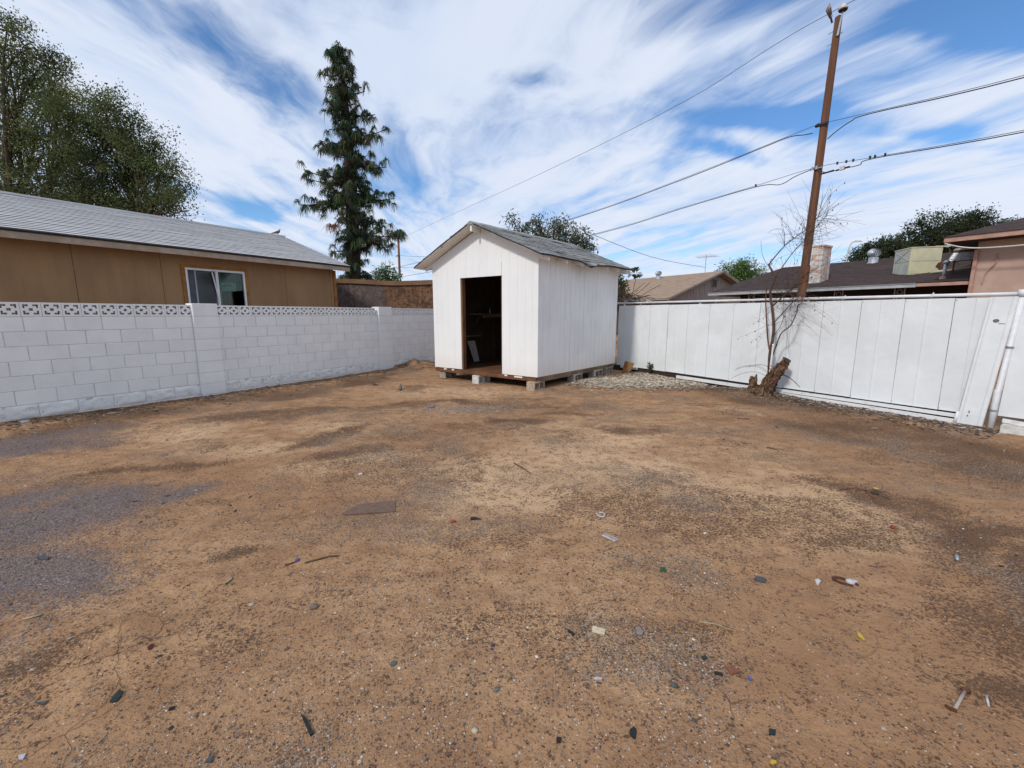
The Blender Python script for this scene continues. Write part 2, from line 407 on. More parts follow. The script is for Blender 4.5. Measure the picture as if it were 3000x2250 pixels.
# pole and line hardware
def pole_wood():
    m, t, b, pos = material('creosoted_pole')
    n = t.noise(t.map(pos, scale=(14, 14, 0.45)), 1.6, 7, 0.65); k = t.noise(pos, 2.2, 3, 0.6)
    c = t.mix(t.ramp(n, 0.32, 0.70), (0.185, 0.076, 0.034), (0.075, 0.031, 0.017))
    c = t.mix(t.ramp(k, 0.62, 0.75, 0, 0.6), c, (0.045, 0.022, 0.014))
    t.put(b.inputs['Base Color'], c); b.inputs['Roughness'].default_value = 0.85
    t.put(b.inputs['Normal'], t.bump(n, 0.6, 0.02))
    return m
M['pole'] = pole_wood()
M['wire'] = simple('black_cable', (0.025, 0.025, 0.027), None, 0.6)
M['wire_grey'] = simple('grey_strand', (0.10, 0.10, 0.11), None, 0.5)
M['porcelain'] = simple('white_porcelain', (0.62, 0.60, 0.56), (0.5, 0.48, 0.45), 0.3)
M['dark_rubber'] = simple('dark_rubber', (0.03, 0.03, 0.032), None, 0.7)
M['galv'] = simple('galvanised_metal', (0.48, 0.50, 0.51), (0.36, 0.38, 0.39), 0.45, 6, metal=0.6)
# houses across the alley
M['pink'] = simple('pink_stucco', (0.50, 0.355, 0.285), (0.43, 0.295, 0.235), 0.9, 1.2, 0.4, 60)
M['pink_trim'] = simple('salmon_trim', (0.47, 0.285, 0.22), (0.37, 0.215, 0.165), 0.8, 5)
M['gutter'] = simple('grey_gutter', (0.42, 0.44, 0.45), (0.34, 0.355, 0.36), 0.6, 3)
M['porch_dark'] = simple('dark_porch', (0.045, 0.032, 0.026), None, 0.9)
M['taupe'] = simple('taupe_board', (0.42, 0.345, 0.30), (0.35, 0.285, 0.25), 0.85, 3, 0.2, 40, (1, 1, 0.3))
M['taupe_trim'] = simple('taupe_trim', (0.36, 0.29, 0.24), (0.29, 0.23, 0.19), 0.8, 4)
M['cooler'] = simple('cream_cooler_paint', (0.60, 0.55, 0.36), (0.50, 0.47, 0.33), 0.55, 3)
M['cooler_grey'] = simple('grey_cooler_panel', (0.33, 0.36, 0.36), (0.46, 0.46, 0.38), 0.55, 2.2)
M['brick_white'] = simple('peeling_white_brick', (0.60, 0.57, 0.53), (0.50, 0.33, 0.25), 0.9, 4.5, 0.4, 30, lo=0.54, hi=0.62)
M['brick_pink'] = simple('salmon_brick', (0.52, 0.33, 0.25), (0.58, 0.48, 0.41), 0.9, 6, 0.4, 30, lo=0.52, hi=0.64)
M['rust'] = simple('rusty_metal', (0.14, 0.055, 0.025), (0.07, 0.03, 0.018), 0.9, 30)
M['foil'] = simple('silver_patch', (0.55, 0.56, 0.58), (0.35, 0.36, 0.37), 0.35, 9, 0.6, 30, metal=0.5)
# plants
def leafmat(name, trans=0.25):
    m, t, b, pos = material(name)
    a = t.new('ShaderNodeAttribute', attribute_name='tint')
    t.put(b.inputs['Base Color'], a.outputs[0]); b.inputs['Roughness'].default_value = 0.65; b.inputs['Specular IOR Level'].default_value = 0.25
    if trans:
        tr = t.new('ShaderNodeBsdfTranslucent'); t.put(tr.inputs[0], a.outputs[0])
        x = t.new('ShaderNodeMixShader'); x.inputs[0].default_value = trans
        o = [n for n in t.n if n.type == 'OUTPUT_MATERIAL'][0]
        t.l.new(b.outputs[0], x.inputs[1]); t.l.new(tr.outputs[0], x.inputs[2]); t.l.new(x.outputs[0], o.inputs[0])
    return m
M['leaf'] = leafmat('leaf_blades', 0.4)
M['chips'] = leafmat('scattered_chips', 0)
M['bark'] = simple('grey_brown_bark', (0.12, 0.085, 0.06), (0.055, 0.04, 0.03), 0.95, 9, 0.8, 30, (1, 1, 0.3))
M['pine_bark'] = simple('dark_pine_bark', (0.055, 0.04, 0.03), (0.03, 0.022, 0.018), 0.95, 9, 0.8, 30)
M['stump_bark'] = simple('ragged_stump_bark', (0.25, 0.145, 0.08), (0.045, 0.027, 0.018), 0.95, 14, 0.9, 30, (2.2, 2.2, 1.0), lo=0.38, hi=0.60, bdist=0.03)
M['stump_cut'] = simple('weathered_cut_end', (0.075, 0.06, 0.05), (0.04, 0.032, 0.027), 0.95, 20)
M['dry_twig'] = simple('dry_twig', (0.12, 0.075, 0.055), (0.065, 0.04, 0.03), 0.9, 12)
M['red_bark'] = simple('reddish_dead_bark', (0.22, 0.10, 0.06), (0.07, 0.04, 0.03), 0.9, 10)
# ground: broad stains and a painted vignette falloff come from masks stored on the mesh, grain from the material
gm, T, gb, gpos = material('bare_desert_soil')
xy = T.vmath('MULTIPLY', gpos, (1, 1, 0))
att = T.new('ShaderNodeAttribute', attribute_name='soil'); a_dark, a_purp, a_pale = T.sep(att.outputs['Color'])
att2 = T.new('ShaderNodeAttribute', attribute_name='soil2'); a_drift, a_tone, a_crack = T.sep(att2.outputs['Color'])
nf = T.noise(xy, 8, 5, 0.74); nh = T.noise(T.map(xy, loc=(3, 8, 0)), 48, 4, 0.72)
ns = T.noise(T.map(xy, loc=(7, 1, 0), scale=(1.0, 1.7, 1)), 2.6, 5, 0.72)
fine = T.math('ADD', T.math('MULTIPLY', nf, 0.5), T.math('MULTIPLY', nh, 0.5))
vg = T.voro(xy, 150); rg = T.sep(vg.outputs['Color'])          # single grains
vc = T.voro(T.vmath('ADD', T.map(xy, scale=(1, 1.25, 1)), T.vmath('MULTIPLY', xy, (0, 0, 0))), 72); rc_ = T.sep(vc.outputs['Color'])   # crumbs of bark and clods
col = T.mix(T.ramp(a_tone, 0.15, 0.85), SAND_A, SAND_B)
col = T.mix(T.ramp(ns, 0.40, 0.66, 0, 0.85), col, SAND_C)
col = T.mix(T.ramp(fine, 0.42, 0.60, 0, 0.75), col, SAND_D)
col = T.mix(T.math('MULTIPLY', a_pale, T.ramp(fine, 0.64, 0.44)), col, SAND_P)
# dark organic crumbs: their number follows the stain, each crumb stays crisp
dm = T.math('ADD', a_dark, T.math('MULTIPLY', T.math('SUBTRACT', fine, 0.5), 1.9))
col = T.mix(T.ramp(dm, 0.10, 1.3, 0, 0.55), col, SOIL_DK2)
dk = T.math('MAXIMUM', T.math('MULTIPLY', T.ramp(T.math('SUBTRACT', T.math('MULTIPLY', dm, 0.95), rg[1]), 0.0, 0.10), 0.85), T.ramp(T.math('SUBTRACT', T.math('MULTIPLY', dm, 0.70), rc_[1]), 0.0, 0.08))
col = T.mix(T.math('MULTIPLY', dk, 0.90), col, T.mix(rg[0], SOIL_DK, SOIL_DK2))
gcol = T.mix(rg[0], (0.055, 0.044, 0.040), (0.44, 0.35, 0.27))
pcol = T.mix(rg[0], (0.070, 0.055, 0.053), (0.285, 0.232, 0.220))
gmk = T.math('ADD', T.math('MULTIPLY', a_drift, 0.75), T.math('MULTIPLY', T.math('SUBTRACT', fine, 0.5), 1.6))
gm1 = T.ramp(T.math('SUBTRACT', gmk, rg[2]), 0.0, 0.08)
col = T.mix(T.math('MULTIPLY', gm1, 0.85), col, gcol)
pm = T.ramp(T.math('SUBTRACT', T.math('ADD', T.math('MULTIPLY', a_purp, 1.1), T.math('MULTIPLY', T.math('SUBTRACT', fine, 0.5), 1.6)), T.math('MULTIPLY', rg[2], 0.9)), 0.0, 0.15)
col = T.mix(T.math('MULTIPLY', pm, 0.88), col, pcol)
# scattered pale chips
col = T.mix(T.math('MULTIPLY', T.ramp(rc_[0], 0.980, 0.983), T.ramp(vc.outputs['Distance'], 0.32, 0.22)), col, (0.52, 0.47, 0.40))
# drying cracks
cv = T.voro(T.vmath('ADD', xy, T.vmath('MULTIPLY', T.vmath('SUBTRACT', T.noise(xy, 6, 2, 0.6, color=True), (0.5, 0.5, 0.5)), (0.16, 0.16, 0))), 4.2, 'DISTANCE_TO_EDGE')
crack = T.math('MULTIPLY', T.ramp(cv.outputs['Distance'], 0.014, 0.004), a_crack)
col = T.mix(T.math('MULTIPLY', crack, 0.30), col, SOIL_DK)
T.put(gb.inputs['Base Color'], col)
gb.inputs['Roughness'].default_value = 0.97; gb.inputs['Specular IOR Level'].default_value = 0.12
hgt = T.math('SUBTRACT', T.math('ADD', T.math('MULTIPLY', nf, 0.6), T.math('MULTIPLY', nh, 0.40)), T.math('MULTIPLY', crack, 0.16))
hgt = T.math('ADD', hgt, T.math('MULTIPLY', T.math('MULTIPLY', T.math('MAXIMUM', T.math('MAXIMUM', gm1, dk), pm), T.math('ADD', rg[0], 0.3)), 0.20))
T.put(gb.inputs['Normal'], T.bump(hgt, 1.0, 0.028))
M['ground'] = gm
# ================================================================== THE GROUND
def axis(parts):
    r = []
    for a, b, st in parts:
        n = max(1, int(round((b - a) / st))); r += [a + (b - a) * i / n for i in range(n)]
    r.append(parts[-1][1]); return np.array(r)
gx = axis([(-400, -60, 60), (-60, -12, 6), (-12, -9, 0.5), (-9, -3.2, 0.07), (-3.2, 3.2, 0.03), (3.2, 8, 0.07), (8, 12, 0.5), (12, 60, 6), (60, 400, 60)])
gy = axis([(-300, -60, 60), (-60, -4, 6), (-4, 0.6, 0.4), (0.6, 4.2, 0.03), (4.2, 14, 0.07), (14, 18, 0.4), (18, 60, 5), (60, 600, 60)])
GX, GY = np.meshgrid(gx, gy)
GZ = height(GX, GY)
nx, ny = len(gx), len(gy)
idx = np.arange(nx * ny).reshape(ny, nx)
faces = np.stack([idx[:-1, :-1], idx[:-1, 1:], idx[1:, 1:], idx[1:, :-1]], -1).reshape(-1, 4)
gme = bpy.data.meshes.new('ground')
gme.vertices.add(nx * ny); gme.loops.add(len(faces) * 4); gme.polygons.add(len(faces))
gme.vertices.foreach_set('co', np.stack([GX, GY, GZ], -1).astype(np.float32).reshape(-1))
gme.loops.foreach_set('vertex_index', faces.astype(np.int32).reshape(-1))
gme.polygons.foreach_set('loop_start', np.arange(0, len(faces) * 4, 4, dtype=np.int32))
gme.polygons.foreach_set('use_smooth', np.ones(len(faces), dtype=bool))
WX = GX + 0.75 * fbm(GX * 0.9, GY * 0.9, 4, 71); WY = GY + 0.75 * fbm(GX * 0.9 + 40, GY * 0.9, 4, 73)
def gblob(cx, cy, rx, ry, rot=0, inner=0.25):
    c, s = math.cos(R(rot)), math.sin(R(rot)); dx_, dy_ = WX - cx, WY - cy
    d = np.hypot((dx_ * c + dy_ * s) / rx, (-dx_ * s + dy_ * c) / ry); t = np.clip((1 - d) / (1 - inner), 0, 1); return t * t * (3 - 2 * t)
def gmax(l): return np.maximum.reduce([gblob(*a) for a in l])
dark = gmax([(-5.6, 5.9, 1.7, 0.9, 58), (-4.6, 7.6, 1.5, 0.7, 58), (-3.4, 9.6, 1.6, 0.6, 58), (4.35, 7.0, 1.7, 0.8, -59), (5.0, 5.0, 2.3, 0.9, -62), (3.8, 5.3, 1.2, 0.6, -62), (5.6, 3.6, 1.5, 1.2, -60),
             (-2.9, 6.3, 1.5, 0.4, 20), (3.0, 3.3, 0.8, 0.4, -40), (4.4, 3.9, 0.9, 1.4), (1.75, 5.15, 0.55, 0.45), (-1.7, 4.5, 0.6, 0.3, 20), (-2.4, 4.9, 0.5, 0.25, 20), (-3.6, 3.9, 0.8, 0.25, 20), (-3.9, 5.6, 0.9, 0.3, 30),
             (3.6, 8.6, 1.1, 0.5, -30), (2.0, 2.9, 0.4, 0.2), (2.7, 2.2, 0.9, 0.35, 10), (-3.0, 1.6, 0.6, 0.2, 20), (-1.95, 1.75, 0.24, 0.14, 10), (-1.6, 2.2, 0.2, 0.2), (2.3, 1.75, 0.4, 0.2, 20), (2.9, 2.7, 0.8, 0.3, 0), (0.3, 5.9, 0.7, 0.25), (-1.2, 6.9, 1.2, 0.25, 10), (0.9, 6.3, 0.6, 0.25)])
dark = 0.62 * dark * (0.7 + 1.5 * np.clip(fbm(GX * 2.4, GY * 3.0, 3, 83) + .2, 0, .6)) + 0.55 * np.clip(fbm(GX * 1.5 + 3, GY * 2.2, 4, 81) * 1.6 - 0.12, 0, 0.6) + 0.05
purp = 0.9 * gmax([(-3.45, 2.65, 1.25, 0.8, 20, 0.2), (-2.9, 1.95, 0.9, 0.5, 10, 0.3), (-5.6, 4.75, 1.4, 0.55, 30, 0.2), (-2.7, 3.1, 0.6, 0.3, 25, 0.05), (-4.6, 2.9, 1.2, 0.9, 0, .3)])
pale = gmax([(1.2, 4.4, 1.8, 2.4), (-0.6, 8.0, 2.4, 1.0), (-3.4, 5.0, 1.8, 1.0), (2.1, 3.4, 1.0, 1.0), (-0.2, 3.6, 1.4, 0.8), (3.4, 6.4, 1.0, 0.5, -40), (0.3, 1.9, 0.5, 0.25), (-1.6, 4.0, 1.2, 0.6, 10)]) * np.clip(0.7 + fbm(GX * 1.5, GY * 1.8, 3, 91) * 1.4, 0, 1)
drift = 0.75 * np.clip(np.maximum(fbm(GX * 1.4 + 9, GY * 1.9, 4, 95) * 1.5 + 0.08, 0.7 * gmax([(-0.7, 6.45, 0.8, 0.4), (-1.3, 4.3, 1.1, 0.4, -35), (-0.5, 2.7, 1.0, 0.5), (3.6, 4.8, 0.9, 0.5, -40), (4.6, 3.6, 0.8, 1.0), (0.6, 1.5, 0.5, 0.2), (1.2, 2.1, 0.5, 0.25)])), 0, 1)
tone = np.clip(0.42 + 1.1 * fbm(GX * 0.5, GY * 0.5, 4, 97) + 0.6 * gauss(GX, GY, 0.4, 0.8, 3.2, 1.5) + 0.5 * gauss(GX, GY, 4.6, 3.5, 1.8, 2.5), 0, 1); crk = np.clip(fbm(GX * 1.2 + 5, GY * 1.2, 3, 99) * 2.5 - .35, 0, 1)  # near gauss paints a vignette-like darkening of the foreground into the soil colour
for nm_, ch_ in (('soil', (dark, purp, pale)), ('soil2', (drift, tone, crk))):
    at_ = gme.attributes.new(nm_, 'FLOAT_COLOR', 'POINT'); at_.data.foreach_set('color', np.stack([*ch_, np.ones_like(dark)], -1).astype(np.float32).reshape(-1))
gme.update(calc_edges=True); gme.materials.append(M['ground'])
ground = obj('ground', gme); ground['kind'] = 'structure'

# ================================================================== WHITE BLOCK WALL
wall = thing('block_wall', 'long white painted concrete block wall with pierced top row on the left', 'wall', Wp(0, 0, 0), WA)
BH = 0.2035; BL = 0.4055; TOPZ = 1.437
def block_mesh(w, rough=False, seed=0, h=BH, gap=0.009, hg=0.005, d=0.15):
    b = MB(); r = random.Random(seed)
    if not rough:
        e = 0.004; x0, x1, z0, z1 = gap / 2, w - gap / 2, hg / 2, h - hg / 2
        j = [r.uniform(-0.0015, 0.0015) for _ in range(4)]
        b.add([(x0, e, z0), (x1, e, z0), (x1, e, z1), (x0, e, z1),
               (x0 + e, j[0], z0 + e), (x1 - e, j[1], z0 + e), (x1 - e, j[2], z1 - e), (x0 + e, j[3], z1 - e),
               (x0, d, z0), (x1, d, z0), (x1, d, z1), (x0, d, z1)],
              [(4, 5, 6, 7), (0, 1, 5, 4), (1, 2, 6, 5), (2, 3, 7, 6), (3, 0, 4, 7), (1, 0, 8, 9), (2, 1, 9, 10), (3, 2, 10, 11), (0, 3, 11, 8)])
    else:
        nx_, nz_ = max(3, int(w / 0.032)), 7
        def P(i, k):
            x = gap / 2 + (w - gap) * i / nx_; z = hg / 2 + (h - hg) * k / nz_
            edge = i in (0, nx_) or k in (0, nz_)
            y = 0.006 if edge else -0.004 + 0.028 * float(fbm(np.array(x * 16 + seed * 7.3), np.array(z * 16), 3, seed))
            return (x, y, z)
        vs_ = [P(i, k) for k in range(nz_ + 1) for i in range(nx_ + 1)]
        fs = [(k * (nx_ + 1) + i, k * (nx_ + 1) + i + 1, (k + 1) * (nx_ + 1) + i + 1, (k + 1) * (nx_ + 1) + i) for k in range(nz_) for i in range(nx_)]
        b.add(vs_, fs); b.box(gap / 2, w - gap / 2, 0.02, d, hg / 2, h - hg / 2)
    return b.mesh('block', M['rough_block'] if rough else M['block'], smooth=rough)
full = [block_mesh(BL, False, i) for i in range(4)]
fullr = [block_mesh(BL, True, i) for i in range(5)]
sections = [(-3.0, 1.352), (1.752, 5.482), (5.918, 8.9)]
offs = [-0.658, -0.40, -0.52]
core = MB()
for si, (a, b_) in enumerate(sections):
    for row in range(8):
        z0 = TOPZ - BH * (row + 1)
        rough = row == 6
        st = offs[si] + (0.0 if row % 2 == 0 else -BL / 2)
        k0 = math.floor((a - st) / BL)
        s0 = st + k0 * BL
        while s0 < b_ - 0.01:
            s1 = s0 + BL; c0, c1 = max(s0, a), min(s1, b_)
            if c1 - c0 > 0.03:
                if c1 - c0 > BL - 0.002: me = rnd.choice(fullr if rough else full)
                else: me = block_mesh(c1 - c0, rough, rnd.randrange(99))
                dy = rnd.uniform(-0.0012, 0.0012)
                if row < 7 or z0 + BH > -0.02:
                    obj('block', me, wall, (c0, dy, z0))
            s0 = s1
    core.box(a, b_, 0.0075, 0.14, -0.3, TOPZ - 0.004)
core.box(8.9, 11.4, 0.0, 0.15, -0.3, 1.637)
core.build('mortar', M['mortar'], wall)
# pierced top row
bw = 0.2035
def breeze_mesh():
    xs = [c * bw for c in (0.0, 0.13, 0.23, 0.40, 0.60, 0.77, 0.87, 1.0)]
    zs = [c * 0.2 for c in (0.0, 0.15, 0.28, 0.41, 0.59, 0.72, 0.85, 1.0)]
    g = 0.002
    xs[0] += g; xs[-1] -= g; zs[0] += g; zs[-1] -= g
    hole = {(3, 3)}
    for r_ in (1, 5):
        for c in (1, 2, 4, 5): hole.add((c, r_))
    for r_ in (2, 4):
        for c in (1, 5): hole.add((c, r_))
    b = MB(); y0, y1 = 0.004, 0.145
    for i in range(7):
        for k in range(7):
            if (i, k) in hole:
                for di, dk, pts in ((-1, 0, [(xs[i], zs[k]), (xs[i], zs[k + 1])]), (1, 0, [(xs[i + 1], zs[k + 1]), (xs[i + 1], zs[k])]),
                                    (0, -1, [(xs[i + 1], zs[k]), (xs[i], zs[k])]), (0, 1, [(xs[i], zs[k + 1]), (xs[i + 1], zs[k + 1])])):
                    if (i + di, k + dk) not in hole:
                        (xa, za), (xb, zb) = pts
                        b.add([(xa, y0, za), (xb, y0, zb), (xb, y1, zb), (xa, y1, za)], [(0, 1, 2, 3)])
            else:
                for y, fl in ((y0, 0), (y1, 1)):
                    q4 = [(xs[i], y, zs[k]), (xs[i + 1], y, zs[k]), (xs[i + 1], y, zs[k + 1]), (xs[i], y, zs[k + 1])]
                    b.add(q4, [(0, 1, 2, 3)] if not fl else [(3, 2, 1, 0)])
    X0, X1, Z0, Z1 = xs[0], xs[-1], zs[0], zs[-1]
    b.add([(X0, y0, Z0), (X1, y0, Z0), (X1, y0, Z1), (X0, y0, Z1), (X0, y1, Z0), (X1, y1, Z0), (X1, y1, Z1), (X0, y1, Z1)], [(0, 4, 5, 1), (1, 5, 6, 2), (2, 6, 7, 3), (3, 7, 4, 0)])
    return b.mesh('pierced_block', M['breeze'])
bm_ = breeze_mesh()
for (a, b_), s_first in zip(sections, (-0.868 - bw * 11, 1.752, 5.918)):
    s0 = s_first
    while s0 + bw <= b_ + 0.05:
        if s0 >= a - 0.05: obj('pierced_block', bm_, wall, (s0, rnd.uniform(-0.002, 0.002), TOPZ + rnd.uniform(0, 0.0015)))
        s0 += bw
capm = MB()
# pilasters, each a stack of blocks
for pi, (a, b_) in enumerate(((1.352, 1.752), (5.482, 5.918))):
    for row in range(-1, 8):
        z1 = TOPZ - BH * row; z0 = z1 - BH
        if row == -1: z1 = 1.665
        me = MB(); e = 0.005; g = 0.002
        yb = -0.058
        x0, x1 = a, b_
        me.add([(x0, yb + e, z0 + g), (x1, yb + e, z0 + g), (x1, yb + e, z1 - g), (x0, yb + e, z1 - g), (x0 + e, yb, z0 + g + e * .6), (x1 - e, yb, z0 + g + e * .6), (x1 - e, yb, z1 - g - e * .6), (x0 + e, yb, z1 - g - e * .6),
                (x0, 0.2, z0 + g), (x1, 0.2, z0 + g), (x1, 0.2, z1 - g), (x0, 0.2, z1 - g)],
               [(4, 5, 6, 7), (0, 1, 5, 4), (1, 2, 6, 5), (2, 3, 7, 6), (3, 0, 4, 7), (1, 0, 8, 9), (2, 1, 9, 10), (3, 2, 10, 11), (0, 3, 11, 8)])
        me.build('pilaster_block', M['block'], wall)
    capm.box(a + 0.01, b_ - 0.01, -0.050, 0.19, -0.3, 1.65)
capm.build('pilaster_core', M['mortar'], wall)

# ================================================================== BROWN HOUSE BEHIND THE WALL
house = thing('brown_house', 'brown sided house with light grey shingle roof behind the block wall', 'house', Wp(0, 1.35, 0), WA)
# local here: x along, y behind the wall face of the house, z up
HX0, HX1, HD = -9.0, 5.27, 5.3
PW = 1.22
s_ = HX1 - 0.035
edges = []
x = -0.98
while x > HX0: x -= PW
pan = []
while x < HX1:
    pan.append((max(x, HX0), min(x + PW, HX1 - 0.06))); x += PW
for a, b_ in pan:
    if b_ - a < 0.05: continue
    segs = [(a, b_)]
    # cut the window opening out of the panels that carry it
    wx0, wx1, wz0, wz1 = 1.845, 2.966, 1.20, 2.40
    m = MB()
    def grooved(x0, x1, z0, z1):
        xx = x0
        while xx < x1 - 1e-4:
            xe = min(xx + 0.203, x1)
            m.box(xx + 0.001, xe - 0.001, 0.0, 0.02, z0, z1); xx = xe
        m.box(x0, x1, 0.002, 0.018, z0 + .001, z1 - .001)
    if b_ <= wx0 or a >= wx1: grooved(a + 0.003, b_ - 0.003, 0.05, 2.66)
    else:
        if a < wx0: grooved(a + 0.003, wx0, 0.05, 2.66)
        if b_ > wx1: grooved(wx1, b_ - 0.003, 0.05, 2.66)
        m2a, m2b = max(a, wx0), min(b_, wx1)
        grooved(m2a, m2b, wz1, 2.66); grooved(m2a, m2b, 0.05, wz0)
    m.build('siding_panel', M['house_brown'], house)
MB().box(HX1 - 0.058, HX1 + 0.02, -0.02, 0.05, 0.02, 2.62).build('corner_trim', M['trim_orange'], house)
gab = MB(); gab.prism([(0.03, 0.0), (HD, 0.0), (HD, 2.66), (HD / 2, 3.62), (0.03, 2.66)], 0, HX1 - 0.05, HX1 - 0.02)
gab.prism([(0.03, 0.0), (HD, 0.0), (HD, 2.66), (HD / 2, 3.62), (0.03, 2.66)], 0, HX0, HX0 + 0.03)
gab.box(HX0, HX1 - 0.05, HD - 0.03, HD, 0.0, 2.66)
gab.build('end_wall', M['house_brown'], house)
# roof
EO = -0.36; EZ = 2.735; SL = 0.343
RX0, RX1 = HX0 - 0.25, HX1 + 0.22
def rz(y): return EZ + SL * (y - EO)
YR = HD / 2
deck = MB()
for sgn in (0, 1):
    Y = (lambda y: y) if not sgn else (lambda y: 2 * YR - y)
    deck.hexa([(RX0, Y(EO), EZ - 0.03), (RX1, Y(EO), EZ - 0.03), (RX1, Y(YR), rz(YR) - 0.03), (RX0, Y(YR), rz(YR) - 0.03), (RX0, Y(EO), EZ), (RX1, Y(EO), EZ), (RX1, Y(YR), rz(YR)), (RX0, Y(YR), rz(YR))])
deck.build('roof_deck', M['black_felt'], house)
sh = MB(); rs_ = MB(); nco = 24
for sgn in (0, 1):
    Y = (lambda y: y) if not sgn else (lambda y: 2 * YR - y)
    for i in range(nco):
        ya = EO - 0.02 + (YR - EO + 0.02) * i / nco; yb = EO - 0.02 + (YR - EO + 0.02) * (i + 1) / nco + 0.03
        xa = RX0; 
        while xa < RX1:
            xb = min(xa + rnd.uniform(0.9, 1.1), RX1); dz = rnd.uniform(0, 0.004)
            z1, z2 = rz(ya) + 0.012 + dz, rz(yb) + 0.004 + dz
            z1 += .0075
            sh.add([(xb, Y(ya), z1), (xa, Y(ya), z1), (xb, Y(yb), z2), (xa, Y(yb), z2), (xb, Y(ya), z1 - .004), (xa, Y(ya), z1 - .004)], [(1, 0, 2, 3), (5, 4, 0, 1)])
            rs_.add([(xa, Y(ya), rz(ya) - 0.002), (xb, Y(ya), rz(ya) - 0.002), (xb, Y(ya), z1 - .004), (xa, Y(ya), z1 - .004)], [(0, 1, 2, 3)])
            xa = xb
sh.box(RX0, RX1, YR - 0.12, YR + 0.12, rz(YR) - 0.03, rz(YR) + 0.018)
so = sh.build('shingles', M['roof_grey'], house); so['kind'] = 'stuff'
so = rs_.build('shingle_shadow_lines', M['roof_shadow_line'], house); so['kind'] = 'stuff'  # risers coloured dark as painted shadow lines between courses
f = MB().box(RX0, RX1, EO + 0.012, EO + 0.04, 2.60, 2.70); f.build('fascia', M['fascia'], house)
MB().box(RX0, RX1, EO + 0.02, EO + 0.045, 2.703, 2.73).build('sub_fascia', M['trim_orange'], house)
MB().box(RX0 + .02, RX1 - .02, EO + 0.05, 0.03, 2.655, 2.675).build('soffit', M['house_brown'], house)
rk = MB(); rk.prism([(EO + .01, EZ - 0.13), (YR, rz(YR) - 0.13), (YR, rz(YR) - 0.03), (EO + .01, EZ - 0.035)], 0, RX1 - 0.03, RX1 - 0.002); rk.build('rake_board', M['fascia'], house)
# window
win = MB()
wz0 = 1.22
win.box(1.845, 2.966, -0.025, 0.03, 2.36, 2.40); win.box(1.845, 2.966, -0.025, 0.03, wz0, wz0 + .04)
win.box(1.845, 1.88, -0.025, 0.03, wz0 + .04, 2.36); win.box(2.928, 2.966, -0.025, 0.03, wz0 + .04, 2.36)
wino = win.build('window', M['window_white'], house)
MB().box(2.382, 2.43, -0.03, 0.03, wz0 + .04, 2.36).build('mullion', M['window_white'], wino)
MB().box(1.88, 2.382, 0.012, 0.016, wz0 + .04, 2.36).build('insect_screen', M['screen'], wino)
MB().box(2.02, 2.34, 0.004, 0.010, wz0 + .05, 2.33).build('open_sash_glass', M['dark_glass'], wino)
MB().box(2.005, 2.03, -0.004, 0.011, wz0 + .05, 2.35).build('sash_stile', M['gutter'], wino)
lean = MB(); lean.hexa([(2.412, -0.045, 1.60), (2.432, -0.045, 1.60), (2.432, -0.03, 1.60), (2.412, -0.03, 1.60), (2.305, -0.045, 2.34), (2.325, -0.045, 2.34), (2.325, -0.03, 2.34), (2.305, -0.03, 2.34)])
lean.build('leaning_bar', M['window_white'], wino)
MB().box(2.43, 2.928, 0.008, 0.012, wz0 + .04, 2.36).build('pane', M['pane'], wino)
MB().box(2.44, 2.92, 0.16, 0.17, 1.98, 2.38).build('curtain', M['curtain'], wino)
MB().box(2.485, 2.50, 0.05, 0.07, wz0 + .04, 2.36).build('inner_stile', M['window_white'], wino)
pp = MB().box(2.53, 2.82, 0.10, 0.104, 1.97, 2.15).build('paper', M['paper'], wino)
mk = MB()
for k, (cx, cz, r0) in enumerate(((2.60, 2.03, 0.055), (2.63, 2.02, 0.075), (2.66, 2.01, 0.095))):
    pts = [(cx + r0 * math.cos(R(a)), cz + r0 * 1.1 * math.sin(R(a))) for a in range(150, 60, -15)]
    for (xa, za), (xb, zb) in zip(pts[:-1], pts[1:]):
        mk.box(min(xa, xb), max(xa, xb), 0.0965, 0.0985, min(za, zb) - .006, max(za, zb) + .006)
mk.box(2.66, 2.74, 0.0965, 0.0985, 2.075, 2.10)
mk.build('printed_swirl', M['paper_mark'], wino)
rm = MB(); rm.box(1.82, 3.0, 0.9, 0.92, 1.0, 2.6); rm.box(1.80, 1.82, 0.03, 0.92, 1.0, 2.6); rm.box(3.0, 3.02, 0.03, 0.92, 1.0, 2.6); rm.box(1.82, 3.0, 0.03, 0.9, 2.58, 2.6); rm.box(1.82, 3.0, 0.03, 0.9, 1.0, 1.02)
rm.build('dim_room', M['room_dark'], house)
MB().box(1.777, 1.843, -0.02, -0.001, wz0 - .02, 2.46).build('window_trim', M['trim_orange'], house)
MB().box(1.843, 2.969, -0.02, -0.001, 2.402, 2.46).build('window_trim', M['trim_orange'], house)
MB().box(2.969, 3.035, -0.02, -0.001, wz0 - .02, 2.46).build('window_trim', M['trim_orange'], house)

